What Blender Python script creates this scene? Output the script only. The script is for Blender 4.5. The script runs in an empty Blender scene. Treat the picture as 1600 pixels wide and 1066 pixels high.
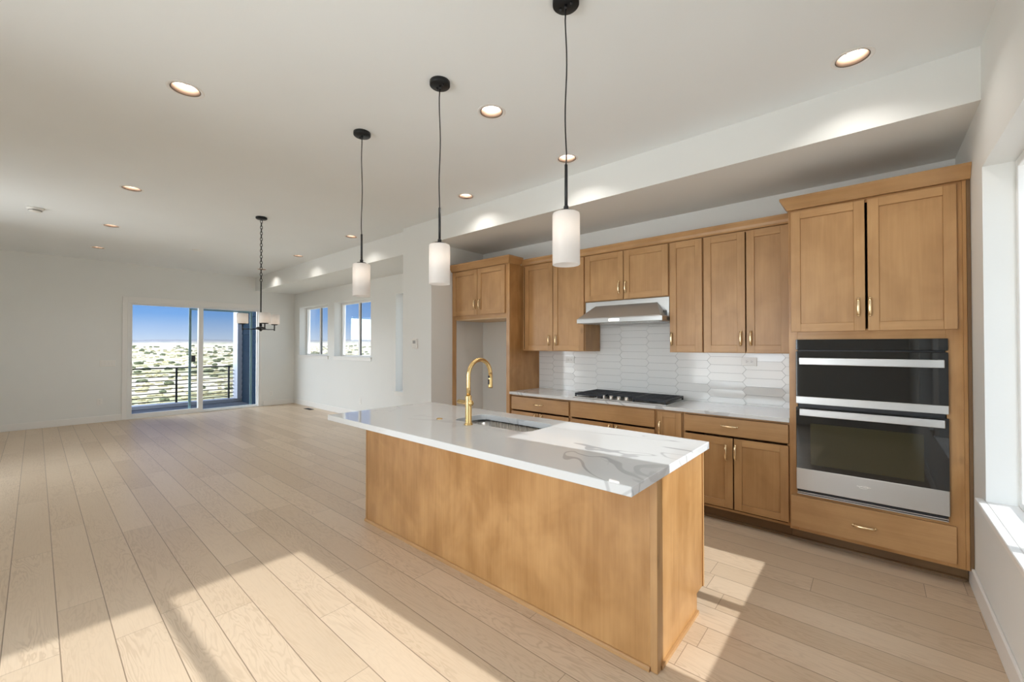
import bpy, bmesh, math, random
from mathutils import Vector, Matrix, noise as mnoise

S = bpy.context.scene
COL = S.collection
R = math.radians
random.seed(7)

# ------------------------------------------------------------------ camera
cam_d = bpy.data.cameras.new('camera')
cam = bpy.data.objects.new('camera', cam_d)
COL.objects.link(cam)
cam_d.sensor_fit = 'HORIZONTAL'
cam_d.sensor_width = 36.0
cam_d.lens = 36.0 * 648.19 / 1600.0
cam_d.clip_start = 0.03
cam_d.clip_end = 9000
cam.location = (-0.4484, -4.2719, 1.46)
cam.rotation_euler = (R(90) + 0.010702, 0, 0.716305)
S.camera = cam

# ------------------------------------------------------------------ colour management, sampling style
S.view_settings.view_transform = 'Standard'
S.view_settings.look = 'None'
S.view_settings.gamma = 1.0
S.view_settings.exposure = 0.44
S.view_settings.use_curve_mapping = False
S.cycles.use_denoising = True
S.cycles.max_bounces = 14
S.cycles.diffuse_bounces = 8
S.cycles.glossy_bounces = 6
S.cycles.transparent_max_bounces = 24
S.cycles.caustics_reflective = False
S.cycles.caustics_refractive = False
S.cycles.blur_glossy = 0.6
S.cycles.sample_clamp_indirect = 8.0


# ------------------------------------------------------------------ node helper
class NT:
    def __init__(self, tree):
        self.t = tree
        self.n = tree.nodes
        for x in list(self.n):
            self.n.remove(x)

    def node(self, typ, props=None, **ins):
        nd = self.n.new(typ)
        for k, v in (props or {}).items():
            setattr(nd, k, v)
        for k, v in ins.items():
            self.set(nd, k, v)
        return nd

    def set(self, nd, k, v):
        if isinstance(k, str) and k.startswith('i') and k[1:].isdigit():
            s = nd.inputs[int(k[1:])]
        else:
            s = nd.inputs[k.replace('_', ' ')] if k.replace('_', ' ') in nd.inputs else nd.inputs[k]
        if isinstance(v, bpy.types.NodeSocket):
            self.t.links.new(v, s)
        elif isinstance(v, bpy.types.Node):
            self.t.links.new(v.outputs[0], s)
        else:
            s.default_value = v

    def m(self, op, a, b=0.0, c=0.0, clamp=False):
        nd = self.n.new('ShaderNodeMath')
        nd.operation = op
        nd.use_clamp = clamp
        for i, v in enumerate((a, b, c)):
            self.set(nd, 'i%d' % i, v)
        return nd.outputs[0]

    def mix(self, fac, a, b, mode='MIX'):
        nd = self.n.new('ShaderNodeMix')
        nd.data_type = 'RGBA'
        nd.blend_type = mode
        nd.clamp_factor = True
        self.set(nd, 'i0', fac)
        for i, v in ((6, a), (7, b)):
            if isinstance(v, tuple):
                v = (v[0], v[1], v[2], 1.0)
            self.set(nd, 'i%d' % i, v)
        return nd.outputs[2]

    def ss(self, x, lo, hi):
        nd = self.n.new('ShaderNodeMapRange')
        nd.interpolation_type = 'SMOOTHSTEP'
        self.set(nd, 'i0', x)
        nd.inputs[1].default_value = lo
        nd.inputs[2].default_value = hi
        return nd.outputs[0]

    def ramp(self, fac, stops):
        nd = self.n.new('ShaderNodeValToRGB')
        cr = nd.color_ramp
        while len(cr.elements) > 1:
            cr.elements.remove(cr.elements[0])
        cr.elements[0].position = stops[0][0]
        cr.elements[0].color = (*stops[0][1], 1)
        for p, c in stops[1:]:
            e = cr.elements.new(p)
            e.color = (*c, 1)
        self.set(nd, 'i0', fac)
        return nd.outputs[0]

    def noise(self, vec, scale, detail=2.0, rough=0.5, dist=0.0):
        nd = self.n.new('ShaderNodeTexNoise')
        self.set(nd, 'Vector', vec)
        nd.inputs['Scale'].default_value = scale
        nd.inputs['Detail'].default_value = detail
        nd.inputs['Roughness'].default_value = rough
        nd.inputs['Distortion'].default_value = dist
        return nd.outputs[0]

    def comb(self, x, y, z=0.0):
        nd = self.n.new('ShaderNodeCombineXYZ')
        for i, v in enumerate((x, y, z)):
            self.set(nd, 'i%d' % i, v)
        return nd.outputs[0]


# ------------------------------------------------------------------ world: blue sky to the north-west, bright hazy sky on the sun's side
SUN_EL = R(32.8)
SUN_SLOPE = 0.05          # the sun's rays drift this much in -y per metre of -x


def make_world():
    w = bpy.data.worlds.new('sky')
    S.world = w
    w.use_nodes = True
    k = NT(w.node_tree)
    tc = k.node('ShaderNodeTexCoord')
    d = tc.outputs['Generated']
    sp = k.node('ShaderNodeSeparateXYZ', i0=d)
    x, y, z = sp.outputs
    blue = k.ramp(k.m('MULTIPLY', z, 2.0, clamp=True), [
        (0.0, (0.70, 0.79, 0.92)), (0.04, (0.52, 0.67, 0.91)), (0.12, (0.21, 0.43, 0.84)),
        (0.26, (0.13, 0.31, 0.72)), (0.6, (0.09, 0.22, 0.58)), (1.0, (0.06, 0.16, 0.48))])
    # a few low clouds towards the north
    cl = k.noise(k.comb(k.m('MULTIPLY', x, 1.0), k.m('MULTIPLY', y, 1.0), k.m('MULTIPLY', z, 3.0)), 5.0, 5.0, 0.55)
    clm = k.m('MULTIPLY', k.ss(cl, 0.52, 0.66), k.ss(z, 0.03, 0.10))
    clm = k.m('MULTIPLY', clm, k.ss(y, 0.25, 0.40))
    blue = k.mix(clm, blue, (0.85, 0.87, 0.90))
    # bright haze on the sun's side: strongest to the south, thinner to the east
    hy = k.m('MULTIPLY', k.ss(k.m('MULTIPLY', y, -1.0), 0.05, 0.55), k.m('SUBTRACT', 1.0, k.ss(x, 0.05, 0.32)))
    hx = k.m('MULTIPLY', k.ss(x, -0.05, 0.5), k.m('SUBTRACT', 1.0, hy))
    up = k.ss(z, 0.0, 0.9)
    blue = k.mix(0.25, blue, (0, 0, 0))
    sky = k.mix(hx, blue, k.mix(up, (1.0, 1.12, 1.22), (1.0, 1.2, 1.4)))
    sky = k.mix(hy, sky, k.mix(up, (7.6, 8.2, 8.8), (5.0, 5.8, 6.8)))
    gnd = k.mix(hx, (0.45, 0.42, 0.36), (1.1, 1.1, 1.07))
    gnd = k.mix(hy, gnd, (5.4, 5.45, 5.4))
    col = k.mix(k.ss(z, -0.02, 0.0), gnd, sky)
    bg = k.node('ShaderNodeBackground', Color=col, Strength=1.0)
    out = k.node('ShaderNodeOutputWorld')
    k.t.links.new(bg.outputs[0], out.inputs[0])


make_world()

sun_d = bpy.data.lights.new('sun', 'SUN')
sun_d.energy = 3.3
sun_d.color = (1.0, 1.0, 1.0)
sun_d.angle = R(0.6)
sun = bpy.data.objects.new('sun', sun_d)
COL.objects.link(sun)
_dir = Vector((-1, -SUN_SLOPE, -math.tan(SUN_EL)))
sun.rotation_euler = _dir.to_track_quat('-Z', 'Y').to_euler()
sun.location = (12, 0, 9)


# ------------------------------------------------------------------ materials
def principled(name, color, rough=0.5, metal=0.0, spec=0.5, **kw):
    m = bpy.data.materials.new(name)
    m.use_nodes = True
    k = NT(m.node_tree)
    b = k.node('ShaderNodeBsdfPrincipled')
    c = color if isinstance(color, tuple) else None
    if c:
        b.inputs['Base Color'].default_value = (*c, 1)
    b.inputs['Roughness'].default_value = rough
    b.inputs['Metallic'].default_value = metal
    b.inputs['Specular IOR Level'].default_value = spec
    for a, v in kw.items():
        k.set(b, a, v)
    o = k.node('ShaderNodeOutputMaterial')
    k.t.links.new(b.outputs[0], o.inputs[0])
    return m, k, b


M = {}


def simple(key, color, rough=0.5, metal=0.0, spec=0.5, **kw):
    M[key] = principled(key, color, rough, metal, spec, **kw)[0]


def paint(key, color, rough=0.55, peel=0.0):
    m, k, b = principled(key, color, rough, 0, 0.3)
    tc = k.node('ShaderNodeTexCoord')
    n1 = k.noise(tc.outputs['Object'], 1.3, 2.0)
    c = k.mix(k.ss(n1, 0.3, 0.7), tuple(v * 0.985 for v in color), color)
    k.set(b, 'Base Color', c)
    if peel:
        n2 = k.noise(tc.outputs['Object'], 90.0, 2.0)
        bp = k.node('ShaderNodeBump', Strength=peel, Distance=0.002, Height=n2)
        k.set(b, 'Normal', bp.outputs[0])
    M[key] = m


paint('wall_paint', (0.79, 0.80, 0.785), 0.6, 0.12)
paint('ceiling_paint', (0.825, 0.855, 0.865), 0.7, 0.10)
simple('white_trim', (0.82, 0.81, 0.79), 0.35)
simple('white_vinyl', (0.80, 0.80, 0.79), 0.35)
simple('white_plastic', (0.82, 0.81, 0.78), 0.3)
simple('slot_grey', (0.12, 0.12, 0.12), 0.5)
simple('dark_gap', (0.02, 0.014, 0.010), 0.7)
simple('black_metal', (0.022, 0.024, 0.026), 0.38, 0.6)
simple('matte_black', (0.012, 0.013, 0.016), 0.42)
simple('cast_iron', (0.016, 0.018, 0.024), 0.5, 0.2)
simple('brass', (0.80, 0.56, 0.25), 0.24, 1.0)
simple('pale_brass', (0.86, 0.66, 0.40), 0.26, 1.0)
simple('oven_glass', (0.006, 0.007, 0.008), 0.03, 0, 0.75)
simple('oven_window', (0.035, 0.032, 0.016), 0.04, 0, 0.7)
simple('chrome', (0.75, 0.75, 0.75), 0.15, 1.0)
simple('grout', (0.36, 0.36, 0.355), 0.8)
simple('screen_frame', (0.16, 0.27, 0.30), 0.4)
simple('deck_floor', (0.022, 0.028, 0.045), 0.7)
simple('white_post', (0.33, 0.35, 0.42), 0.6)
simple('lens_white', (0.9, 0.88, 0.85), 0.4, **{'Emission_Color': (1.0, 0.93, 0.84, 1), 'Emission_Strength': 3.0})
simple('lamp_baffle', (0.13, 0.088, 0.062), 0.4)
simple('bulb_glow', (0.9, 0.85, 0.8), 0.4, **{'Emission_Color': (1.0, 0.88, 0.74, 1), 'Emission_Strength': 3.0})
simple('lit_underside', (0.66, 0.48, 0.28), 0.5)  # paler tone stands in for light on the alcove cabinet's underside


def steel(key, c, rough, along):
    m, k, b = principled(key, (c, c, c * 0.985), rough, 1.0)
    tc = k.node('ShaderNodeTexCoord')
    mp = k.node('ShaderNodeMapping', i0=tc.outputs['Object'])
    mp.inputs['Scale'].default_value = along
    n = k.noise(mp.outputs[0], 1.0, 3.0)
    k.set(b, 'Roughness', k.m('ADD', k.m('MULTIPLY', n, 0.16), rough - 0.06))
    M[key] = m


steel('stainless', 0.52, 0.33, (3, 3, 400))
steel('hood_steel', 0.50, 0.45, (3, 3, 400))
steel('sink_steel', 0.50, 0.25, (300, 3, 3))


def glass(key, refl=0.07, tint=(0.975, 0.985, 0.985)):
    m = bpy.data.materials.new(key)
    m.use_nodes = True
    k = NT(m.node_tree)
    tr = k.node('ShaderNodeBsdfTransparent', Color=(*tint, 1))
    gl = k.node('ShaderNodeBsdfGlossy', Color=(1, 1, 1, 1), Roughness=0.02)
    fr = k.node('ShaderNodeFresnel', IOR=1.35)
    mx = k.node('ShaderNodeMixShader', i0=k.m('MULTIPLY', fr.outputs[0], refl / 0.04, clamp=True))
    k.t.links.new(tr.outputs[0], mx.inputs[1])
    k.t.links.new(gl.outputs[0], mx.inputs[2])
    o = k.node('ShaderNodeOutputMaterial')
    k.t.links.new(mx.outputs[0], o.inputs[0])
    M[key] = m


glass('window_glass', 0.010)


def screen_mesh():
    m = bpy.data.materials.new('insect_screen')
    m.use_nodes = True
    k = NT(m.node_tree)
    tr = k.node('ShaderNodeBsdfTransparent', Color=(1, 1, 1, 1))
    df = k.node('ShaderNodeBsdfDiffuse', Color=(0.12, 0.14, 0.16, 1))
    mx = k.node('ShaderNodeMixShader', i0=0.12)
    k.t.links.new(tr.outputs[0], mx.inputs[1])
    k.t.links.new(df.outputs[0], mx.inputs[2])
    o = k.node('ShaderNodeOutputMaterial')
    k.t.links.new(mx.outputs[0], o.inputs[0])
    M['insect_screen'] = m


screen_mesh()


def shade_glass():
    m = bpy.data.materials.new('frosted_glass')
    m.use_nodes = True
    k = NT(m.node_tree)
    tl = k.node('ShaderNodeBsdfTranslucent', Color=(0.93, 0.90, 0.88, 1))
    pr = k.node('ShaderNodeBsdfPrincipled')
    pr.inputs['Base Color'].default_value = (0.90, 0.89, 0.88, 1)
    pr.inputs['Roughness'].default_value = 0.3
    mx = k.node('ShaderNodeMixShader', i0=0.5)
    k.t.links.new(tl.outputs[0], mx.inputs[1])
    k.t.links.new(pr.outputs[0], mx.inputs[2])
    o = k.node('ShaderNodeOutputMaterial')
    k.t.links.new(mx.outputs[0], o.inputs[0])
    M['frosted_glass'] = m


shade_glass()


def wood(key, light, dark, blotch=0.5, rough=0.38, streak=1.0):
    """stained maple; UV in metres, v runs along the grain"""
    m, k, b = principled(key, light, rough, 0, 0.45)
    uv = k.node('ShaderNodeUVMap').outputs[0]
    sp = k.node('ShaderNodeSeparateXYZ', i0=uv)
    u, v = sp.outputs[0], sp.outputs[1]
    fine = k.noise(k.comb(k.m('MULTIPLY', u, 70.0), k.m('MULTIPLY', v, 2.2)), 1.0, 4.0, 0.55, 0.2)
    mid = k.noise(k.comb(k.m('MULTIPLY', u, 14.0), k.m('MULTIPLY', v, 1.6)), 1.0, 3.0, 0.5, 0.6)
    blo = k.noise(k.comb(k.m('MULTIPLY', u, 4.2), k.m('MULTIPLY', v, 3.0)), 1.0, 3.0, 0.55, 0.4)
    f = k.m('ADD', k.m('MULTIPLY', k.ss(fine, 0.3, 0.7), 0.16 * streak), k.m('MULTIPLY', k.ss(mid, 0.3, 0.7), 0.28 * streak))
    f = k.m('ADD', f, k.m('MULTIPLY', k.ss(blo, 0.28, 0.72), blotch), clamp=True)
    c = k.mix(f, light, dark)
    kn = k.node('ShaderNodeTexVoronoi', Vector=k.comb(k.m('MULTIPLY', u, 2.3), k.m('MULTIPLY', v, 1.1)), Scale=1.0)
    c = k.mix(k.m('MULTIPLY', k.ss(kn.outputs['Distance'], 0.05, 0.02), 0.35), c, tuple(x * 0.45 for x in dark))
    k.set(b, 'Base Color', c)
    bp = k.node('ShaderNodeBump', Strength=0.04, Distance=0.001, Height=fine)
    k.set(b, 'Normal', bp.outputs[0])
    M[key] = m


wood('maple', (0.52, 0.305, 0.135), (0.345, 0.180, 0.068), 0.45)
wood('maple_panel', (0.54, 0.305, 0.125), (0.33, 0.160, 0.052), 0.60, rough=0.30)
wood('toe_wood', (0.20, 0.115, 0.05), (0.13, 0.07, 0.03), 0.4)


def floor_mat():
    W, L = 0.184, 1.5
    m, k, b = principled('oak_floor', (0.6, 0.45, 0.3), 0.36, 0, 0.45)
    tc = k.node('ShaderNodeTexCoord')
    sp = k.node('ShaderNodeSeparateXYZ', i0=tc.outputs['Object'])
    x, y = sp.outputs[0], sp.outputs[1]
    r = k.m('DIVIDE', k.m('ADD', y, 3.815), W)
    row = k.m('FLOOR', r)
    fy = k.m('FRACT', r)
    wn = k.node('ShaderNodeTexWhiteNoise', {'noise_dimensions': '1D'}, W=row)
    cx = k.m('ADD', k.m('DIVIDE', x, L), k.m('MULTIPLY', wn.outputs[0], 7.3))
    colm = k.m('FLOOR', cx)
    fx = k.m('FRACT', cx)
    idn = k.node('ShaderNodeTexWhiteNoise', {'noise_dimensions': '2D'}, Vector=k.comb(row, colm))
    pid = idn.outputs[0]
    dy = k.m('MULTIPLY', k.m('MINIMUM', fy, k.m('SUBTRACT', 1.0, fy)), W)
    dx = k.m('MULTIPLY', k.m('MINIMUM', fx, k.m('SUBTRACT', 1.0, fx)), L)
    groove = k.m('MAXIMUM', k.m('SUBTRACT', 1.0, k.ss(dy, 0.0010, 0.0030)), k.m('MULTIPLY', k.m('SUBTRACT', 1.0, k.ss(dx, 0.0008, 0.0024)), 0.8))
    gx = k.m('ADD', k.m('MULTIPLY', x, 1.0), k.m('MULTIPLY', pid, 57.0))
    gy = k.m('ADD', k.m('MULTIPLY', y, 6.5), k.m('MULTIPLY', pid, 23.0))
    n = k.noise(k.comb(gx, gy, pid), 1.5, 3.5, 0.55, 0.5)
    rings = k.m('ABSOLUTE', k.m('SUBTRACT', k.m('FRACT', k.m('MULTIPLY', n, 15.0)), 0.5))
    ring = k.ss(rings, 0.30, 0.02)
    fine = k.noise(k.comb(k.m('MULTIPLY', x, 5.0), k.m('MULTIPLY', y, 160.0)), 1.0, 3.0)
    mask = k.ss(k.noise(k.comb(gx, gy, 3.0), 0.7, 1.0), 0.35, 0.65)
    c = k.mix(pid, (0.565, 0.435, 0.305), (0.655, 0.52, 0.38))
    c = k.mix(k.m('MULTIPLY', k.m('MULTIPLY', ring, 0.40), k.m('ADD', k.m('MULTIPLY', mask, 0.8), 0.2)), c, (0.41, 0.29, 0.19))
    c = k.mix(k.m('MULTIPLY', k.ss(fine, 0.45, 0.75), 0.14), c, (0.40, 0.285, 0.19))
    c = k.mix(k.m('MULTIPLY', groove, 0.75), c, (0.15, 0.095, 0.06))
    k.set(b, 'Base Color', c)
    h = k.m('SUBTRACT', k.m('MULTIPLY', fine, 0.12), groove)
    bp = k.node('ShaderNodeBump', Strength=0.25, Distance=0.0015, Height=h)
    k.set(b, 'Normal', bp.outputs[0])
    M['oak_floor'] = m


floor_mat()


def quartz(key, seed):
    m, k, b = principled(key, (0.66, 0.665, 0.665), 0.03, 0, 0.5)
    tc = k.node('ShaderNodeTexCoord')
    mp = k.node('ShaderNodeMapping', i0=tc.outputs['Object'])
    mp.inputs['Location'].default_value = seed
    mp.inputs['Rotation'].default_value = (0, 0, R(24))
    mp.inputs['Scale'].default_value = (0.8, 1.7, 1.0)
    v = mp.outputs[0]
    n = k.noise(v, 0.95, 3.0, 0.55, 0.9)
    a = k.m('ABSOLUTE', k.m('SUBTRACT', n, 0.5))
    wid = k.noise(v, 3.0, 2.0)
    vein = k.m('SUBTRACT', 1.0, k.ss(k.m('SUBTRACT', a, k.m('MULTIPLY', k.ss(wid, 0.4, 0.75), 0.010)), 0.0005, 0.0065))
    msk = k.ss(k.noise(v, 0.9, 1.0), 0.40, 0.60)
    vein = k.m('MULTIPLY', vein, k.m('ADD', k.m('MULTIPLY', msk, 0.75), 0.12))
    n2 = k.noise(v, 2.2, 3.0, 0.5, 1.2)
    v2 = k.m('SUBTRACT', 1.0, k.ss(k.m('ABSOLUTE', k.m('SUBTRACT', n2, 0.47)), 0.0, 0.006))
    v2 = k.m('MULTIPLY', v2, k.m('MULTIPLY', k.ss(k.noise(v, 1.7, 1.0), 0.5, 0.62), 0.30))
    c = k.mix(k.m('MAXIMUM', vein, v2), (0.66, 0.665, 0.665), (0.40, 0.40, 0.405))
    k.set(b, 'Base Color', c)
    M[key] = m


quartz('quartz_island', (3.1, 0.4, 0))
quartz('quartz_wall', (7.3, 5.4, 0))


def tile_mat():
    m, k, b = principled('glazed_tile', (0.80, 0.80, 0.785), 0.10, 0, 0.5)
    tc = k.node('ShaderNodeTexCoord')
    n = k.noise(tc.outputs['Object'], 9.0, 2.0)
    bp = k.node('ShaderNodeBump', Strength=0.10, Distance=0.004, Height=n)
    k.set(b, 'Normal', bp.outputs[0])
    M['glazed_tile'] = m


tile_mat()


def siding_mat():
    m, k, b = principled('navy_siding', (0.003, 0.012, 0.026), 0.9, 0, 0.05)
    M['navy_siding'] = m


siding_mat()


def terrain_mat():
    m, k, b = principled('desert_ground', (0.6, 0.55, 0.45), 0.95, 0, 0.1)
    tc = k.node('ShaderNodeTexCoord')
    o = tc.outputs['Object']
    n1 = k.noise(o, 0.045, 4.0, 0.6)
    n2 = k.noise(o, 0.35, 4.0, 0.65)
    n3 = k.noise(o, 0.012, 3.0)
    c = k.mix(k.ss(n2, 0.4, 0.65), (0.64, 0.56, 0.455), (0.47, 0.405, 0.315))
    c = k.mix(k.m('MULTIPLY', k.ss(n1, 0.48, 0.62), 0.75), c, (0.27, 0.28, 0.14))
    c = k.mix(k.m('MULTIPLY', k.ss(n2, 0.58, 0.68), k.m('MULTIPLY', k.ss(n3, 0.45, 0.6), 0.6)), c, (0.11, 0.13, 0.075))
    sp = k.node('ShaderNodeSeparateXYZ', i0=o)
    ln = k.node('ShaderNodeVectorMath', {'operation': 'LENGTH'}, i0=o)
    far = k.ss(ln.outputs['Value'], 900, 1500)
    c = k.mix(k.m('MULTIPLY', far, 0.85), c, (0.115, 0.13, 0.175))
    k.set(b, 'Base Color', c)
    M['desert_ground'] = m


terrain_mat()


def leaf_mat(key, a, c2):
    m, k, b = principled(key, a, 0.85, 0, 0.15)
    tc = k.node('ShaderNodeTexCoord')
    n = k.noise(tc.outputs['Object'], 2.5, 4.0, 0.7)
    k.set(b, 'Base Color', k.mix(k.ss(n, 0.35, 0.65), a, c2))
    M[key] = m


leaf_mat('shrub_green', (0.055, 0.07, 0.042), (0.14, 0.15, 0.09))
leaf_mat('shrub_olive', (0.27, 0.245, 0.14), (0.40, 0.36, 0.225))


# ------------------------------------------------------------------ geometry helpers
class B:
    """collects shapes in world coordinates and links them as ONE mesh object"""

    def __init__(self):
        self.bm = bmesh.new()
        self.uv = self.bm.loops.layers.uv.new('UVMap')
        self.mats = []

    def mi(self, key):
        if key not in self.mats:
            self.mats.append(key)
        return self.mats.index(key)

    def _uv(self, faces, grain, off):
        for f in faces:
            n = f.normal
            ax = max(range(3), key=lambda i: abs(n[i]))
            g = 'xyz'.index(grain)
            oth = [i for i in range(3) if i != ax]
            if g in oth:
                vi = g
                ui = oth[0] if oth[1] == g else oth[1]
            else:
                ui, vi = oth
            for l in f.loops:
                l[self.uv].uv = (l.vert.co[ui] + off[0], l.vert.co[vi] + off[1])

    def box(self, lo, hi, grain='z', mat=None, off=None):
        x0, y0, z0 = (min(a, b) for a, b in zip(lo, hi))
        x1, y1, z1 = (max(a, b) for a, b in zip(lo, hi))
        v = [self.bm.verts.new(p) for p in ((x0, y0, z0), (x1, y0, z0), (x1, y1, z0), (x0, y1, z0),
                                            (x0, y0, z1), (x1, y0, z1), (x1, y1, z1), (x0, y1, z1))]
        fs = [self.bm.faces.new([v[i] for i in q]) for q in
              ((0, 3, 2, 1), (4, 5, 6, 7), (0, 1, 5, 4), (1, 2, 6, 5), (2, 3, 7, 6), (3, 0, 4, 7))]
        for f in fs:
            f.normal_update()
            if mat:
                f.material_index = self.mi(mat)
        if off is None:
            off = (random.uniform(0, 40), random.uniform(0, 40))
        self._uv(fs, grain, off)
        return self

    def prism(self, prof, axis, a0, a1, grain=None, mat=None):
        """closed profile [(p,q)...] in the two other axes, extruded along axis"""
        i = 'xyz'.index(axis)
        o = [j for j in range(3) if j != i]

        def P(a, p, q):
            c = [0, 0, 0]
            c[i] = a
            c[o[0]] = p
            c[o[1]] = q
            return c
        A = [self.bm.verts.new(P(a0, *t)) for t in prof]
        Z = [self.bm.verts.new(P(a1, *t)) for t in prof]
        fs = [self.bm.faces.new(A), self.bm.faces.new(list(reversed(Z)))]
        n = len(prof)
        for j in range(n):
            fs.append(self.bm.faces.new((A[j], Z[j], Z[(j + 1) % n], A[(j + 1) % n])))
        bmesh.ops.recalc_face_normals(self.bm, faces=fs)
        if mat:
            for f in fs:
                f.material_index = self.mi(mat)
        self._uv(fs, grain or axis, (random.uniform(0, 40), random.uniform(0, 40)))
        return self

    def tube(self, pts, rad, n=10, caps=True, smooth=True, mat=None, flat=1.0, flat_dir=None):
        pts = [Vector(p) for p in pts]
        rads = rad if isinstance(rad, (list, tuple)) else [rad] * len(pts)
        rings = []
        up = None
        for i, p in enumerate(pts):
            t = (pts[min(i + 1, len(pts) - 1)] - pts[max(i - 1, 0)]).normalized()
            if up is None:
                ref = Vector(flat_dir) if flat_dir else (Vector((0, 0, 1)) if abs(t.z) < 0.9 else Vector((1, 0, 0)))
                up = (ref - t * ref.dot(t)).normalized()
            else:
                up = (up - t * up.dot(t)).normalized()
            sd = t.cross(up)
            rings.append([self.bm.verts.new(p + up * (rads[i] * flat * math.cos(2 * math.pi * j / n)) + sd * (rads[i] * math.sin(2 * math.pi * j / n))) for j in range(n)])
        fs = []
        for a, b in zip(rings, rings[1:]):
            for j in range(n):
                fs.append(self.bm.faces.new((a[j], a[(j + 1) % n], b[(j + 1) % n], b[j])))
        if caps:
            fs.append(self.bm.faces.new(list(reversed(rings[0]))))
            fs.append(self.bm.faces.new(rings[-1]))
        for f in fs:
            f.smooth = smooth and len(f.verts) == 4
        bmesh.ops.recalc_face_normals(self.bm, faces=fs)
        if mat:
            for f in fs:
                f.material_index = self.mi(mat)
        return self

    def lathe(self, prof, c, axis='z', n=24, mat=None, smooth=True, close=False):
        """profile [(r,h)...] turned about an axis through c"""
        c = Vector(c)
        E = {'z': (Vector((1, 0, 0)), Vector((0, 1, 0)), Vector((0, 0, 1))),
             'x': (Vector((0, 1, 0)), Vector((0, 0, 1)), Vector((1, 0, 0))),
             'y': (Vector((0, 0, 1)), Vector((1, 0, 0)), Vector((0, 1, 0)))}[axis]
        rings = []
        for r, h in prof:
            if r < 1e-6:
                rings.append([self.bm.verts.new(c + E[2] * h)])
            else:
                rings.append([self.bm.verts.new(c + E[2] * h + E[0] * (r * math.cos(2 * math.pi * j / n)) + E[1] * (r * math.sin(2 * math.pi * j / n))) for j in range(n)])
        fs = []
        pairs = list(zip(rings, rings[1:]))
        if close:
            pairs.append((rings[-1], rings[0]))
        for a, b in pairs:
            for j in range(n):
                q = [a[j % len(a)], a[(j + 1) % len(a)], b[(j + 1) % len(b)], b[j % len(b)]]
                u = []
                for v in q:
                    if v not in u:
                        u.append(v)
                if len(u) > 2:
                    fs.append(self.bm.faces.new(u))
        bmesh.ops.recalc_face_normals(self.bm, faces=fs)
        for f in fs:
            f.smooth = smooth
            if mat:
                f.material_index = self.mi(mat)
        return self

    def build(self, name, mat, parent=None, loc=None, bevel=0.0, seg=1):
        me = bpy.data.meshes.new(name)
        off = Vector((0, 0, 0))
        if parent is not None:
            p = parent
            while p is not None:
                off += p.location
                p = p.parent
        elif loc is not None:
            off = Vector(loc)
        bmesh.ops.translate(self.bm, verts=self.bm.verts, vec=-off)
        if self.mats:
            idx = {f: f.material_index for f in self.bm.faces}
            keys = self.mats
        self.bm.to_mesh(me)
        self.bm.free()
        if self.mats:
            for kx in self.mats:
                me.materials.append(M[kx])
        else:
            me.materials.append(M[mat])
        o = bpy.data.objects.new(name, me)
        COL.objects.link(o)
        if parent is not None:
            o.parent = parent
        elif loc is not None:
            o.location = loc
        if bevel:
            md = o.modifiers.new('edge', 'BEVEL')
            md.width = bevel
            md.segments = seg
            md.limit_method = 'ANGLE'
            md.angle_limit = R(40)
        return o


def tag(o, label=None, cat=None, group=None, kind=None):
    if label:
        o['label'] = label
    if cat:
        o['category'] = cat
    if group:
        o['group'] = group
    if kind:
        o['kind'] = kind
    return o


def thing(name, label, cat, loc, group=None, kind=None):
    o = bpy.data.objects.new(name, None)
    COL.objects.link(o)
    o.empty_display_size = 0.1
    o.location = loc
    return tag(o, label, cat, group, kind)


def struct(o, label, cat):
    return tag(o, label, cat, kind='structure')


def copy_tree(o, parent=None):
    c = o.copy()
    COL.objects.link(c)
    if parent is not None:
        c.parent = parent
    for ch in list(o.children):
        copy_tree(ch, c)
    return c


def wall_mesh(along, a0, a1, t0, t1, z0, z1, openings):
    """a wall as one closed mesh with rectangular openings; t0 is the room face"""
    As = sorted({a0, a1, *[v for o in openings for v in o[:2]]})
    Zs = sorted({z0, z1, *[v for o in openings for v in o[2:]]})
    b = B()
    bm = b.bm
    cache = {}

    def V(i, j, t):
        key = (i, j, t)
        if key not in cache:
            a, z = As[i], Zs[j]
            cache[key] = bm.verts.new((a, t, z) if along == 'x' else (t, a, z))
        return cache[key]
    solid = {}
    for i in range(len(As) - 1):
        for j in range(len(Zs) - 1):
            ca, cz = (As[i] + As[i + 1]) / 2, (Zs[j] + Zs[j + 1]) / 2
            solid[i, j] = not any(o[0] < ca < o[1] and o[2] < cz < o[3] for o in openings)
    for (i, j), s in solid.items():
        if not s:
            continue
        for t in (t0, t1):
            bm.faces.new((V(i, j, t), V(i + 1, j, t), V(i + 1, j + 1, t), V(i, j + 1, t)))
        for di, dj, e in ((-1, 0, ((i, j), (i, j + 1))), (1, 0, ((i + 1, j), (i + 1, j + 1))),
                          (0, -1, ((i, j), (i + 1, j))), (0, 1, ((i, j + 1), (i + 1, j + 1)))):
            if not solid.get((i + di, j + dj), False):
                p, q = e
                bm.faces.new((V(*p, t0), V(*q, t0), V(*q, t1), V(*p, t1)))
    bmesh.ops.recalc_face_normals(bm, faces=bm.faces)
    return b


# ------------------------------------------------------------------ dimensions of the place (metres)
CZ = 3.077            # ceiling
XF = -11.526          # far wall (sliding door)
YS = -6.30            # wall behind the camera
YK = 0.0              # kitchen wall
YL = 0.041            # window wall of the living area
XS0, XS1, YSO = -5.355, -4.7285, -0.935     # stub wall
CT = 0.9155           # worktop height
WA = (-2.35, -0.935)  # side windows beside the kitchen
WB = (-4.42, -2.80)
W_HEAD, W_SILL = 2.42, 0.615

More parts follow.
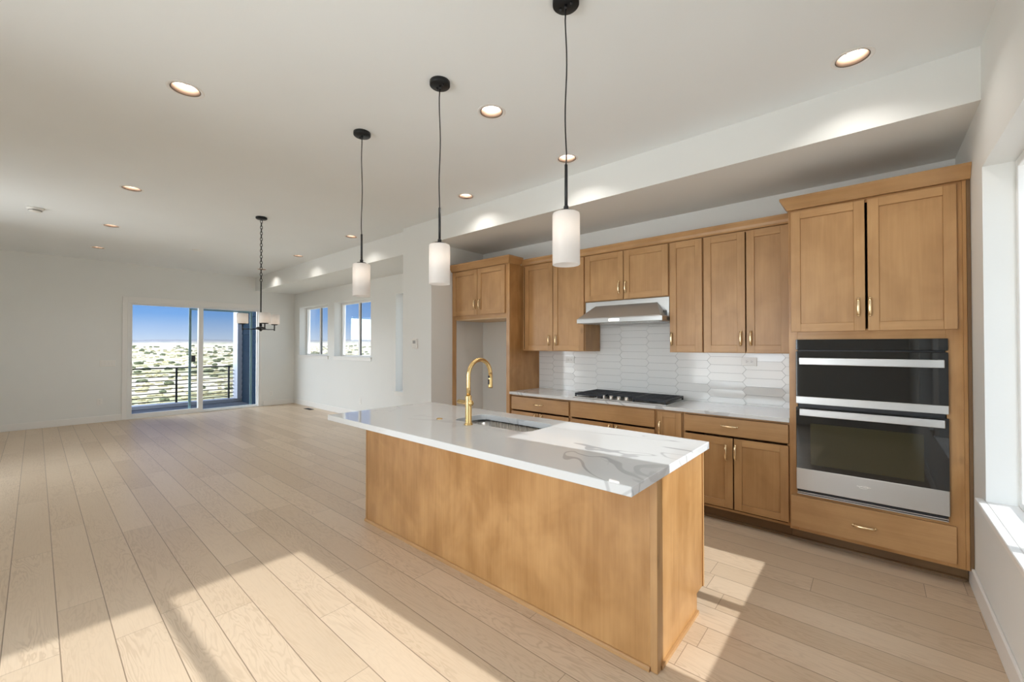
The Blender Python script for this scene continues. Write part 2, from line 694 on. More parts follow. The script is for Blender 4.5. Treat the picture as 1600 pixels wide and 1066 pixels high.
# ---- floor, ceiling with openings for the recessed lights
b = B()
b.box((XF - 0.15, YS - 0.15, -0.25), (0.15, 0.30, 0.0))
struct(b.build('floor', 'oak_floor'), 'light oak plank floor running through kitchen and living area', 'floor')

LIGHTS = [
    (-0.525, -1.265, 'white recessed ceiling light beside the soffit above the oven tower'),
    (-2.436, -1.263, 'white recessed ceiling light beside the soffit above the cooktop'),
    (-3.770, -1.218, 'white recessed ceiling light beside the soffit above the refrigerator surround'),
    (-6.290, -1.200, 'white recessed ceiling light next to the living area soffit just past the wall end'),
    (-8.270, -1.169, 'white recessed ceiling light next to the living area soffit opposite the two square windows'),
    (-10.236, -1.127, 'white recessed ceiling light next to the soffit nearest the sliding door, behind the chandelier chain'),
    (-2.431, -2.211, 'white recessed ceiling light over the island sink between two pendant cords'),
    (-3.714, -3.662, 'white recessed ceiling light over open floor, largest of the row away from the soffit'),
    (-6.206, -3.632, 'white recessed ceiling light second in the row away from the soffit'),
    (-8.205, -3.611, 'white recessed ceiling light third in the row away from the soffit, beyond the smoke detector'),
    (-10.10, -3.607, 'white recessed ceiling light last in the row away from the soffit, near the far wall'),
]
CAN_R = 0.078


def make_ceiling():
    b = B()
    bm = b.bm
    x0, x1, y0, y1 = XF - 0.15, 0.15, YS - 0.15, 0.30
    edges = []

    def loop(pts):
        vs = [bm.verts.new(p) for p in pts]
        for i in range(len(vs)):
            edges.append(bm.edges.new((vs[i], vs[(i + 1) % len(vs)])))
        return vs
    outer = loop([(x0, y0, CZ), (x1, y0, CZ), (x1, y1, CZ), (x0, y1, CZ)])
    for lx, ly, _ in LIGHTS:
        loop([(lx + CAN_R * math.cos(t * math.pi / 12), ly + CAN_R * math.sin(t * math.pi / 12), CZ) for t in range(24)])
    bmesh.ops.triangle_fill(bm, edges=edges, use_beauty=True, use_dissolve=False)
    for f in list(bm.faces):
        c = f.calc_center_median()
        if any((c.x - lx) ** 2 + (c.y - ly) ** 2 < (CAN_R * 0.99) ** 2 and
               all((v.co.x - lx) ** 2 + (v.co.y - ly) ** 2 < (CAN_R * 1.01) ** 2 for v in f.verts) for lx, ly, _ in LIGHTS):
            bm.faces.remove(f)
    top = [bm.verts.new((v.co.x, v.co.y, CZ + 0.3)) for v in outer]
    bm.faces.new(top)
    for i in range(4):
        bm.faces.new((outer[i], outer[(i + 1) % 4], top[(i + 1) % 4], top[i]))
    bmesh.ops.recalc_face_normals(bm, faces=bm.faces)
    struct(b.build('ceiling', 'ceiling_paint'), 'white flat ceiling over the whole room', 'ceiling')


make_ceiling()

# ---- walls
struct(wall_mesh('x', XS1, 0.15, YK, YK + 0.30, 0, CZ, []).build('wall_kitchen', 'wall_paint'),
       'white wall behind the kitchen cabinets', 'wall')
LW = [(-11.21, -9.70, 1.212, 2.40), (-9.385, -7.875, 1.212, 2.40), (-7.012, -5.75, 0.615, 2.40)]
struct(wall_mesh('x', XF - 0.15, XS0, YL, YL + 0.259, 0, CZ, LW).build('wall_living', 'wall_paint'),
       'white living area wall with two square windows', 'wall')
b = B()
b.box((XS0, YSO, 0), (XS1, 0.30, CZ))
struct(b.build('wall_stub', 'wall_paint'), 'white wall end dividing kitchen and living area', 'wall')
DY0, DY1, DZ1 = -3.085, -0.745, 2.325
struct(wall_mesh('y', YS - 0.15, YL, XF, XF - 0.15, 0, CZ, [(DY0, DY1, 0.0, DZ1)]).build('wall_far', 'wall_paint'),
       'white far wall around the sliding glass door', 'wall')
struct(wall_mesh('y', YS - 0.15, YK, 0.0, 0.19, 0, CZ, [(WA[0], WA[1], W_SILL, W_HEAD), (WB[0], WB[1], W_SILL, W_HEAD)]).build('wall_right', 'wall_paint'),
       'white side wall with tall sunny windows beside the oven tower', 'wall')
FILL_W = [(-3.8, -1.5, 0.25, 2.45), (-8.9, -7.2, 0.25, 2.45)]  # unseen openings, added and sized to fill the room with daylight
struct(wall_mesh('x', XF, 0.0, YS, YS - 0.15, 0, CZ, FILL_W).build('wall_near', 'wall_paint'),
       'white wall behind the camera with wide windows added for fill light', 'wall')

# ---- soffits
b = B()
b.box((XS1, YSO, 2.785), (0, YK, CZ))
struct(b.build('soffit', 'wall_paint'), 'white dropped soffit above the kitchen cabinets', 'soffit')
b = B()
b.box((XF, -0.846, 2.752), (XS0, YL, CZ))
struct(b.build('soffit', 'wall_paint'), 'white dropped soffit above the living area windows', 'soffit')

# ---- baseboards
BBH = 0.12


def baseboard(name, lo, hi, label):
    b = B()
    b.box(lo, hi)
    struct(b.build(name, 'white_trim', bevel=0.004), label, 'baseboard')


baseboard('baseboard_right', (-0.014, YS, 0), (0, -0.49, 0.125), 'white baseboard under the sunny side windows')
baseboard('baseboard_far', (XF, YS, 0), (XF + 0.014, DY0 - 0.075, BBH), 'white baseboard on the far wall up to the sliding door')
baseboard('baseboard_far_corner', (XF, DY1 + 0.075, 0), (XF + 0.014, YL - 0.014, BBH), 'white baseboard between sliding door and room corner')
baseboard('baseboard_living', (XF, YL - 0.014, 0), (XS0, YL, BBH), 'white baseboard under the two square windows')
baseboard('baseboard_stub', (XS0 - 0.014, YSO - 0.014, 0), (XS1, YSO, BBH), 'white baseboard around the wall end')
baseboard('baseboard_alcove', (-4.66, -0.014, 0), (-3.76, 0, BBH), 'white baseboard at the back of the refrigerator alcove')


# ------------------------------------------------------------------ windows
def window(name, along, a0, a1, z0, z1, face, inward, depth, label, split=True, sill=True):
    """sliding window in an opening; inward = sign of the room direction along the wall normal"""
    cx = (a0 + a1) / 2
    root = thing(name, label, 'window', ((cx, face, z0) if along == 'x' else (face, cx, z0)), kind='structure')
    root['category'] = 'window'

    def box(bb, a, c, n0, n1, lo, hi):
        # n: distance outward from the wall face
        p, q = face - inward * n0, face - inward * n1
        if along == 'x':
            bb.box((a, p, lo), (c, q, hi))
        else:
            bb.box((p, a, lo), (q, c, hi))
    fw = 0.042
    n0, n1 = depth, depth + 0.06
    f = B()
    box(f, a0, a0 + fw, n0, n1, z0, z1)
    box(f, a1 - fw, a1, n0, n1, z0, z1)
    box(f, a0 + fw, a1 - fw, n0, n1, z1 - fw, z1)
    box(f, a0 + fw, a1 - fw, n0, n1, z0, z0 + fw)
    f.build('window_frame', 'white_vinyl', root, bevel=0.003)
    panes = [(a0 + fw, a1 - fw)]
    if split:
        s = B()
        box(s, cx - 0.030, cx + 0.030, n0 + 0.008, n1 - 0.008, z0 + fw, z1 - fw)
        sash = s.build('meeting_stile', 'white_vinyl', root, bevel=0.003)
        g = B()
        box(g, cx + 0.0305, cx + 0.042, n0 + 0.02, n1 - 0.02, z0 + fw, z1 - fw)
        g.build('stile_gasket', 'slot_grey', root)
        panes = [(a0 + fw, cx - 0.03), (cx + 0.042, a1 - fw)]
    for p0, p1 in panes:
        g = B()
        box(g, p0, p1, n0 + 0.026, n0 + 0.031, z0 + fw, z1 - fw)
        g.build('window_pane', 'window_glass', root)
    if sill:
        s = B()
        box(s, a0, a1, -0.001, n0 - 0.001, z0, z0 + 0.014)
        box(s, a0 - 0.045, a1 + 0.045, -0.035, -0.001, z0 - 0.006, z0 + 0.014)
        s.build('window_sill', 'white_trim', root, bevel=0.003)
        s = B()
        box(s, a0 - 0.03, a1 + 0.03, -0.013, 0.0, z0 - 0.062, z0 - 0.0065)
        s.build('sill_apron', 'white_trim', root, bevel=0.003)
    return root


window('window_1', 'x', *LW[0], YL, -1, 0.165, 'square sliding window nearest the far corner')
window('window_2', 'x', *LW[1], YL, -1, 0.165, 'square sliding window second from the far corner, behind a pendant')
window('window_3', 'x', *LW[2], YL, -1, 0.165, 'tall window half hidden behind the wall end')
window('window_4', 'y', *WA, W_SILL, W_HEAD, 0.0, -1, 0.115, 'tall sunny window beside the oven tower')
window('window_5', 'y', *WB, W_SILL, W_HEAD, 0.0, -1, 0.115, 'tall sunny window out of frame beside the camera')
window('fill_window_1', 'x', *FILL_W[0], YS, 1, 0.08, 'wide unseen window added behind the camera for fill light')
window('fill_window_2', 'x', *FILL_W[1], YS, 1, 0.08, 'second wide unseen window added behind the camera for fill light')


# ------------------------------------------------------------------ sliding glass door
def sliding_door():
    root = thing('door_1', 'white framed sliding glass door to the deck', 'door', (XF, (DY0 + DY1) / 2, 0), kind='structure')
    X0, X1 = XF - 0.12, XF + 0.012
    f = B()
    f.box((X0, DY0, 0), (X1, DY0 + 0.045, DZ1))
    f.box((X0, DY1 - 0.030, 0), (X1, DY1, DZ1))
    f.box((X0, DY0 + 0.045, DZ1 - 0.04), (X1, DY1 - 0.030, DZ1))
    f.box((X0, DY0 + 0.045, 0.0), (X1, DY1 - 0.030, 0.03))
    f.build('door_frame', 'white_vinyl', root, bevel=0.003)
    c = B()
    for y0, y1, z0, z1 in ((DY0 - 0.075, DY0, 0, DZ1 + 0.10), (DY1, DY1 + 0.035, 0, DZ1 + 0.10), (DY0, DY1, DZ1, DZ1 + 0.10)):
        c.box((XF, y0, z0), (XF + 0.016, y1, z1))
    c.build('door_casing', 'white_trim', root, bevel=0.003)
    # sliding panel (room side) and fixed panel
    mid = -1.90

    def panel(nm, y0, y1, xa, xb, bot, lw, rw):
        p = B()
        p.box((xa, y0, 0.03), (xb, y0 + lw, DZ1 - 0.04))
        p.box((xa, y1 - rw, 0.03), (xb, y1, DZ1 - 0.04))
        p.box((xa, y0 + lw, DZ1 - 0.055), (xb, y1 - rw, DZ1 - 0.04))
        p.box((xa, y0 + lw, 0.03), (xb, y1 - rw, bot))
        o = p.build(nm, 'white_vinyl', root, bevel=0.003)
        g = B()
        xm = (xa + xb) / 2
        g.box((xm - 0.003, y0 + lw, bot), (xm + 0.003, y1 - rw, DZ1 - 0.055))
        g.build('door_pane', 'window_glass', o)
        return o
    sp = panel('sliding_panel', DY0 + 0.045, mid + 0.045, XF - 0.045, XF - 0.002, 0.10, 0.028, 0.085)
    panel('fixed_panel', mid - 0.04, DY1 - 0.030, XF - 0.105, XF - 0.055, 0.055, 0.085, 0.02)
    h = B()
    hy, hz = DY0 + 0.062, 1.0
    pts = [(XF + 0.0, hy, hz - 0.13)]
    for i in range(9):
        t = -math.pi / 2 + math.pi * i / 8
        pts.append((XF + 0.005 + 0.05 * math.cos(t), hy + 0.0, hz + 0.12 * math.sin(t)))
    pts.append((XF + 0.0, hy, hz + 0.13))
    h.tube(pts, 0.011, 8)
    h.build('door_handle', 'white_plastic', sp)


sliding_door()


def screen_door():
    root = thing('screen_door', 'teal edged insect screen door parked outside the fixed glass panel', 'screen door', (XF - 0.14, -1.43, 0.02))
    xa, xb = XF - 0.155, XF - 0.135
    y0, y1 = -2.085, -0.875
    for y in (y0, y1 - 0.035):
        s = B()
        s.box((xa, y, 0.02), (xb, y + 0.045, 2.27))
        s.build('stile', 'screen_frame', root, bevel=0.002)
    for z in (0.02, 2.235):
        s = B()
        s.box((xa, y0 + 0.045, z), (xb, y1 - 0.035, z + 0.035))
        s.build('rail', 'screen_frame', root, bevel=0.002)
    s = B()
    s.box((XF - 0.1455, y0 + 0.045, 0.055), (XF - 0.1445, y1 - 0.035, 2.235))
    s.build('mesh_screen', 'insect_screen', root)
    s = B()
    s.box((xb, y0 + 0.045, 1.10), (xb + 0.018, y0 + 0.115, 1.24))
    s.build('latch', 'matte_black', root, bevel=0.004)


screen_door()

# ------------------------------------------------------------------ deck, railing, view outside
b = B()
b.box((-13.72, -7.5, -0.30), (XF - 0.15, -0.31, -0.05))
struct(b.build('deck', 'deck_floor'), 'dark deck floor outside the sliding door', 'deck')
b = B()
b.box((-13.72, -7.5, -0.0499), (-13.42, -0.31, 0.035))
struct(b.build('deck_curb', 'white_post', bevel=0.005), 'white curb along the deck edge', 'curb')
b = B()
zc = -0.049
while zc < 3.3:
    b.prism([(-0.62, zc), (-0.60, zc + 0.15), (-0.45, zc + 0.15), (-0.45, zc)], 'x', -13.28, XF - 0.151)
    zc += 0.15
struct(b.build('deck_wall', 'navy_siding'), 'navy lap siding wall beside the deck', 'wall')
b = B()
b.box((-13.66, -0.72, 0.0355), (-13.281, -0.42, 3.3))
struct(b.build('deck_post', 'white_post', bevel=0.006), 'white square post at the deck corner', 'post')


def railing():
    root = thing('deck_railing', 'black metal railing with thin horizontal bars along the deck edge', 'railing', (-13.57, -3.4, 0.035))
    y0, y1 = -7.3, -0.78
    t = B()
    t.box((-13.595, y0, 0.885), (-13.545, y1, 0.915))
    t.build('top_rail', 'black_metal', root)
    for i in range(8):
        z = 0.885 - 0.099 * (i + 1)
        s = B()
        s.tube([(-13.57, y0, z), (-13.57, y1 + 0.1, z)], 0.011, 6)
        s.build('bar', 'black_metal', root)
    for y in (-0.74 - 0.10, -1.955, -3.07, -4.18, -5.3, -6.4):
        s = B()
        s.box((-13.59, y - 0.02, 0.0355), (-13.55, y + 0.02, 0.884))
        s.build('post', 'black_metal', root)


railing()


def ground_z(x, y):
    dx, dy = x - cam.location.x, y - cam.location.y
    d = math.hypot(dx, dy)
    th = math.atan2(dy, -dx)
    z = -3.9
    z += 4.2 * max(0.0, min(1.0, (d - 60) / 600))
    z += (0.35 + 0.9 * min(1, d / 300)) * mnoise.noise(Vector((x * 0.03, y * 0.03, 1.3)))
    z += 0.25 * mnoise.noise(Vector((x * 0.12, y * 0.12, 4.1)))
    f = max(0.0, min(1.0, (d - 700) / 1300))
    z += f * f * (3 - 2 * f) * (24 + 9 * mnoise.noise(Vector((th * 5.0, d * 0.001, 7.7))) + 5 * mnoise.noise(Vector((th * 17.0, 2.0, 3.1))))
    return z


def terrain():
    b = B()
    bm = b.bm
    cx, cy = cam.location.x, cam.location.y
    na, nr = 150, 90
    rings = []
    for i in range(nr + 1):
        r = 13.6 * (2600 / 13.6) ** (i / nr)
        row = []
        for j in range(na + 1):
            th = R(-35) + R(150) * j / na        # 0 = -x, positive towards +y
            x, y = cx - r * math.cos(th), cy + r * math.sin(th)
            row.append(bm.verts.new((x, y, ground_z(x, y))))
        rings.append(row)
    for i in range(nr):
        for j in range(na):
            f = bm.faces.new((rings[i][j], rings[i][j + 1], rings[i + 1][j + 1], rings[i + 1][j]))
            f.smooth = True
    bmesh.ops.recalc_face_normals(bm, faces=bm.faces)
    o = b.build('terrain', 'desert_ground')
    if o.data.polygons[0].normal.z < 0:
        o.data.flip_normals()
    struct(o, 'pale scrub covered open land outside the windows', 'terrain')


terrain()


def shrub_mesh(name, mat, seed, lobes=6):
    rnd = random.Random(seed)
    bm = bmesh.new()
    for q in range(lobes):
        a = rnd.uniform(0, 6.28)
        rr = rnd.uniform(0.0, 0.55)
        s = rnd.uniform(0.35, 0.6)
        c = Vector((rr * math.cos(a), rr * math.sin(a), s * rnd.uniform(0.6, 0.95)))
        r = bmesh.ops.create_icosphere(bm, subdivisions=2, radius=s, matrix=Matrix.Translation(c))
        for v in r['verts']:
            dvec = v.co - c
            v.co = c + dvec * (1 + 0.35 * mnoise.noise(v.co * 4.0 + Vector((seed, q, 0))))
            v.co.z = max(v.co.z, -0.15)
    me = bpy.data.meshes.new(name)
    bm.to_mesh(me)
    bm.free()
    me.materials.append(M[mat])
    return me


def shrubs():
    kinds = [shrub_mesh('desert_shrub', 'shrub_green', s) for s in (1, 2, 3)]
    rnd = random.Random(21)
    cx, cy = cam.location.x, cam.location.y
    taken = []
    i = -1
    while len(taken) < 230:
        i += 1
        d = 48 * (700 / 48) ** (rnd.random() ** 0.7)
        # directions seen through the door (5..21 deg) and the living windows (20..33 deg)
        th = R(rnd.uniform(4, 20) if i % 3 else rnd.uniform(20, 34))
        x, y = cx - d * math.cos(th), cy + d * math.sin(th)
        s = rnd.uniform(0.25, 0.6) * (1 + d / 200)
        if any(math.hypot(x - p[0], y - p[1]) < 1.9 * (s + p[2]) for p in taken):
            continue
        taken.append((x, y, s))
        o = bpy.data.objects.new('desert_shrub', kinds[i % 3])
        COL.objects.link(o)
        o.location = (x, y, ground_z(x, y))
        o.scale = (s * rnd.uniform(0.9, 1.5), s * rnd.uniform(0.9, 1.5), s * 0.75)
        o.rotation_euler = (0, 0, rnd.uniform(0, 6.28))
        tag(o, 'dark green desert shrub on the open land beyond the deck', 'shrub', 'desert shrubs beyond the windows')
    # low pale brush nobody could count
    bm = bmesh.new()
    base = shrub_mesh('brush_clump', 'shrub_olive', 9, 3)
    vs = [v.co.copy() for v in base.vertices]
    ps = [tuple(p.vertices) for p in base.polygons]
    allv, allf = [], []
    for i in range(2600):
        d = 40 * (500 / 40) ** rnd.random()
        th = R(rnd.uniform(3, 35))
        x, y = cx - d * math.cos(th), cy + d * math.sin(th)
        z = ground_z(x, y)
        s = rnd.uniform(0.16, 0.42) * (1 + d / 250)
        if any(math.hypot(x - p[0], y - p[1]) < 2.0 * (s + p[2]) for p in taken):
            continue
        a = rnd.uniform(0, 6.28)
        k0 = len(allv)
        for v in vs:
            allv.append((x + s * (v.x * math.cos(a) - v.y * math.sin(a)) * 1.4, y + s * (v.x * math.sin(a) + v.y * math.cos(a)) * 1.4, z + s * v.z * 0.6))
        allf += [tuple(k0 + q for q in p) for p in ps]
    me = bpy.data.meshes.new('scrub_brush')
    me.from_pydata(allv, [], allf)
    me.materials.append(M['shrub_olive'])
    o = bpy.data.objects.new('scrub_brush', me)
    COL.objects.link(o)
    tag(o, 'low olive brush scattered over the pale open land', 'brush', kind='stuff')
    bm.free()
    bpy.data.meshes.remove(base)


shrubs()


# ------------------------------------------------------------------ cabinet pieces
def handle(parent, x, y, z, axis, length=0.115, mat='pale_brass'):
    """bow pull on a front facing -y; (x, y, z) is the centre on the door face"""
    b = B()
    h = length / 2
    pts = []
    for i in range(13):
        t = -1 + 2 * i / 12
        out = 0.010 + 0.017 * (1 - t * t) ** 0.5 if abs(t) < 1 else 0.0
        a = t * h
        pts.append((x + a, y - out, z) if axis == 'x' else (x, y - out, z + a))
    b.tube(pts, 0.0085, 12, flat=0.6, flat_dir=(0, 1, 0))
    for s in (-1, 1):
        a = s * h * 0.97
        c = (x + a, y, z) if axis == 'x' else (x, y, z + a)
        b.lathe([(0.0, -0.012), (0.0088, -0.012), (0.0088, 0.0), (0.0, 0.0)], c, 'y', 10)
    return b.build('handle', mat, parent)


def shaker(name, parent, x0, x1, z0, z1, yf, hx=None, hz=None, haxis='z', st=0.06):
    """five-piece door; yf = front face"""
    b = B()
    t = 0.019
    b.box((x0, yf, z0), (x0 + st, yf + t, z1), 'z')
    b.box((x1 - st, yf, z0), (x1, yf + t, z1), 'z')
    b.box((x0 + st, yf, z0), (x1 - st, yf + t, z0 + st), 'x')
    b.box((x0 + st, yf, z1 - st), (x1 - st, yf + t, z1), 'x')
    b.box((x0 + st, yf + 0.009, z0 + st), (x1 - st, yf + t - 0.001, z1 - st), 'z')
    o = b.build(name, 'maple', parent, bevel=0.0014)
    if hx is not None:
        handle(o, hx, yf, hz, haxis)
    return o


def slab(name, parent, x0, x1, z0, z1, yf, hx=None, hz=None, haxis='x'):
    b = B()
    b.box((x0, yf, z0), (x1, yf + 0.019, z1), 'x')
    o = b.build(name, 'maple', parent, bevel=0.0016)
    if hx is not None:
        handle(o, hx, yf, hz, haxis)
    return o


def carcass(parent, x0, x1, y0, y1, z0, z1, name='cabinet_body'):
    """hollow box: two sides, deck, top and back behind the front edge"""
    b = B()
    t, ya = 0.016, y0 + 0.0195
    b.box((x0, ya, z0), (x0 + t, y1, z1), 'z')
    b.box((x1 - t, ya, z0), (x1, y1, z1), 'z')
    b.box((x0 + t, ya, z0), (x1 - t, y1, z0 + t), 'x')
    b.box((x0 + t, ya, z1 - t), (x1 - t, y1, z1), 'x')
    b.box((x0 + t, y1 - 0.008, z0 + t), (x1 - t, y1, z1 - t), 'z')
    return b.build(name, 'maple', parent)


def face_frame(parent, x0, x1, yf, z0, z1, rails=(), stiles=(), w=0.018):
    b = B()
    fr = 0.019
    b.box((x0, yf, z0), (x0 + w, yf + fr, z1), 'z')
    b.box((x1 - w, yf, z0), (x1, yf + fr, z1), 'z')
    b.box((x0 + w, yf, z1 - w), (x1 - w, yf + fr, z1), 'x')
    b.box((x0 + w, yf, z0), (x1 - w, yf + fr, z0 + w), 'x')
    for z in rails:
        b.box((x0 + w, yf, z - w / 2), (x1 - w, yf + fr, z + w / 2), 'x')
    for x in stiles:
        b.box((x - w / 2, yf + 0.0004, z0 + w), (x + w / 2, yf + fr - 0.0004, z1 - w), 'z')
    return b.build('face_frame', 'maple', parent, bevel=0.001)


# ---- wall cabinets
UF = -0.352           # door fronts
UFF = -0.332          # face frame
UZ0, UZ1 = 1.395, 2.435


def wall_cabinet(x0, x1, z0, z1, doors, label, name='wall_cabinet', hz=None, group='maple wall cabinets'):
    root = thing(name, label, 'cabinet', ((x0 + x1) / 2, -0.16, z0), group)
    carcass(root, x0, x1, UFF, -0.0085, z0, z1)
    face_frame(root, x0, x1, UFF, z0, z1)
    for d0, d1, hx in doors:
        shaker('door', root, d0, d1, z0 + 0.006, z1 - 0.010, UF, hx, (z0 + 0.125) if hz is None else hz)
    return root


wall_cabinet(-3.698, -2.818, UZ0, UZ1, [(-3.655, -3.240, -3.288), (-3.232, -2.826, -3.190)],
             'two-door maple wall cabinet between the refrigerator surround and the range hood')
wall_cabinet(-2.816, -1.900, 1.928, UZ1, [(-2.808, -2.364, -2.408), (-2.356, -1.907, -2.335)],
             'short two-door maple cabinet directly above the range hood', hz=2.055)
wall_cabinet(-1.898, -1.598, UZ0, UZ1, [(-1.891, -1.603, -1.872)],
             'narrow single-door maple wall cabinet right beside the range hood')
wall_cabinet(-1.596, -0.922, UZ0, UZ1, [(-1.588, -1.260, -1.292), (-1.250, -0.945, -1.217)],
             'two-door maple wall cabinet next to the tall oven tower')



def crown_sweep(path, z0, z1, out):
    """mitred crown profile along a polyline of (x, y); outward is to the right-hand side of travel"""
    prof = [(0.022, z0), (-0.004, z0), (-0.012, z0 + 0.012), (-out * 0.55, z0 + (z1 - z0) * 0.45), (-out, z1 - 0.016), (-out, z1), (0.022, z1)]
    b = B()
    bm = b.bm
    pts = [Vector((x, y)) for x, y in path]
    rings = []
    for i, p in enumerate(pts):
        def nrm(a, c):
            d = (c - a).normalized()
            return Vector((d.y, -d.x))
        if i == 0:
            m = nrm(pts[0], pts[1])
        elif i == len(pts) - 1:
            m = nrm(pts[-2], pts[-1])
        else:
            n1, n2 = nrm(pts[i - 1], p), nrm(p, pts[i + 1])
            m = (n1 + n2)
            m = m / (m.dot(n1))
        rings.append([bm.verts.new((p.x - m.x * o, p.y - m.y * o, z)) for o, z in prof])
    fs = []
    n = len(prof)
    for a, c in zip(rings, rings[1:]):
        for j in range(n):
            fs.append(bm.faces.new((a[j], a[(j + 1) % n], c[(j + 1) % n], c[j])))
    fs.append(bm.faces.new(rings[0]))
    fs.append(bm.faces.new(list(reversed(rings[-1]))))
    bmesh.ops.recalc_face_normals(bm, faces=fs)
    for f in fs:
        f.normal_update()
        ax = max(range(2), key=lambda i: abs(f.normal[i])) if abs(f.normal.z) < 0.99 else 1
        b._uv([f], 'x' if ax == 1 else 'y', (3.0, 5.0))
    return b


o = crown_sweep([(-3.698, UF), (-0.923, UF)], UZ1 - 0.003, 2.505, 0.030).build('trim_1', 'maple')
struct(o, 'maple crown strip along the top of the wall cabinets', 'crown molding')

# ---- base cabinets
BF = -0.562
BFF = -0.542
BZ1 = CT - 0.031
TOE_Y = -0.475


def base_cabinet(x0, x1, label, group='maple base cabinets under the wall worktop'):
    root = thing('base_cabinet', label, 'cabinet', ((x0 + x1) / 2, -0.28, 0), group)
    carcass(root, x0, x1, BFF, -0.002, 0.105, BZ1)
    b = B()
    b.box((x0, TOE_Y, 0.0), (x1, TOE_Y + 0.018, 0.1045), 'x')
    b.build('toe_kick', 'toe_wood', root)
    return root


c = base_cabinet(-3.699, -2.876, 'base cabinet with one drawer over doors beside the refrigerator alcove')
face_frame(c, -3.699, -2.876, BFF, 0.105, BZ1)
slab('drawer', c, -3.690, -2.884, 0.712, 0.862, BF, -3.285, 0.79)
shaker('door', c, -3.690, -3.292, 0.135, 0.692, BF, -3.33, 0.62)
shaker('door', c, -3.282, -2.884, 0.135, 0.692, BF, -3.24, 0.62)
c = base_cabinet(-2.874, -1.945, 'wide base cabinet with a plain false drawer front under the cooktop')
face_frame(c, -2.874, -1.945, BFF, 0.105, BZ1)
slab('drawer_front', c, -2.862, -1.957, 0.712, 0.868, BF)
shaker('door', c, -2.862, -2.372, 0.135, 0.692, BF, -2.41, 0.62)
shaker('door', c, -2.362, -1.957, 0.135, 0.692, BF, -2.33, 0.62)
c = base_cabinet(-1.943, -1.708, 'narrow base cabinet with one full height door')
face_frame(c, -1.943, -1.708, BFF, 0.105, BZ1)
shaker('door', c, -1.932, -1.718, 0.135, 0.868, BF, -1.908, 0.715, st=0.05)
c = base_cabinet(-1.706, -0.923, 'base cabinet with a wide drawer over two doors beside the oven tower')
face_frame(c, -1.706, -0.923, BFF, 0.105, BZ1)
slab('drawer', c, -1.694, -0.932, 0.724, 0.864, BF, -1.335, 0.800)
shaker('door', c, -1.694, -1.312, 0.135, 0.704, BF, -1.362, 0.585)
shaker('door', c, -1.302, -0.932, 0.135, 0.704, BF, -1.292, 0.595, st=0.055)
b = B()
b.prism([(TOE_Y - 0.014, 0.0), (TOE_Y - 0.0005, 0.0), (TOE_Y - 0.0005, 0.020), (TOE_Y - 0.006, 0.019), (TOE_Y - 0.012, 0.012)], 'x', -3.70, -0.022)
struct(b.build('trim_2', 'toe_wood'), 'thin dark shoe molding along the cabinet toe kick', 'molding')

# ---- wall worktop
b = B()
b.box((-3.699, -0.588, CT - 0.030), (-0.9225, -0.0015, CT), 'x')
tag(b.build('countertop', 'quartz_wall', loc=(-2.3, -0.29, CT - 0.03), bevel=0.002), 'white quartz worktop along the kitchen wall under the cooktop', 'countertop')


# ---- backsplash of long hexagon tiles
def backsplash():
    regions = [(-3.697, -0.9225, CT + 0.0005, UZ0 - 0.0005), (-2.816, -1.900, UZ0 - 0.0005, 1.675)]
    PX, PZ, TIP, G = 0.305, 0.0765, 0.030, 0.0011
    b = B()
    bm = b.bm
    for x0, x1, z0, z1 in regions:
        b.box((x0, -0.0012, z0), (x1, -0.0004, z1), mat='grout')

    def clip(poly, x0, x1, z0, z1):
        for ax, lim, sg in ((0, x0, 1), (0, x1, -1), (1, z0, 1), (1, z1, -1)):
            out = []
            for i in range(len(poly)):
                p, q = poly[i], poly[(i + 1) % len(poly)]
                dp, dq = (p[ax] - lim) * sg, (q[ax] - lim) * sg
                if dp >= 0:
                    out.append(p)
                if dp * dq < 0:
                    t = dp / (dp - dq)
                    out.append((p[0] + (q[0] - p[0]) * t, p[1] + (q[1] - p[1]) * t))
            poly = out
            if len(poly) < 3:
                return []
        return poly
    rnd = random.Random(5)
    cols = range(-1, 12)
    for ci in cols:
        xc = -1.1875 - PX * ci + PX
        for ri in range(-1, 13):
            zc = CT + PZ * (ri + (0.5 if ci % 2 else 0.0)) + 0.017
            hx, hz = (PX + TIP) / 2 - G, PZ / 2 - G
            hexa = [(xc - hx, zc), (xc - hx + TIP, zc - hz), (xc + hx - TIP, zc - hz), (xc + hx, zc), (xc + hx - TIP, zc + hz), (xc - hx + TIP, zc + hz)]
            tx, tz = rnd.gauss(0, 0.004), rnd.gauss(0, 0.009)
            for rg in regions:
                poly = clip(hexa, *rg)
                if not poly:
                    continue
                fr = [bm.verts.new((p[0], -0.0055 + (p[0] - xc) * tx + (p[1] - zc) * tz, p[1])) for p in poly]
                bk = [bm.verts.new((p[0], -0.0012, p[1])) for p in poly]
                fs = [bm.faces.new(fr)]
                for i in range(len(poly)):
                    fs.append(bm.faces.new((fr[i], bk[i], bk[(i + 1) % len(poly)], fr[(i + 1) % len(poly)])))
                bmesh.ops.recalc_face_normals(bm, faces=fs)
                if fs[0].normal.y > 0:
                    bmesh.ops.reverse_faces(bm, faces=fs)
                for f in fs:
                    f.material_index = b.mi('glazed_tile')
    struct(b.build('wall_backsplash', 'glazed_tile'), 'glossy white backsplash of long hexagon tiles', 'backsplash')


backsplash()


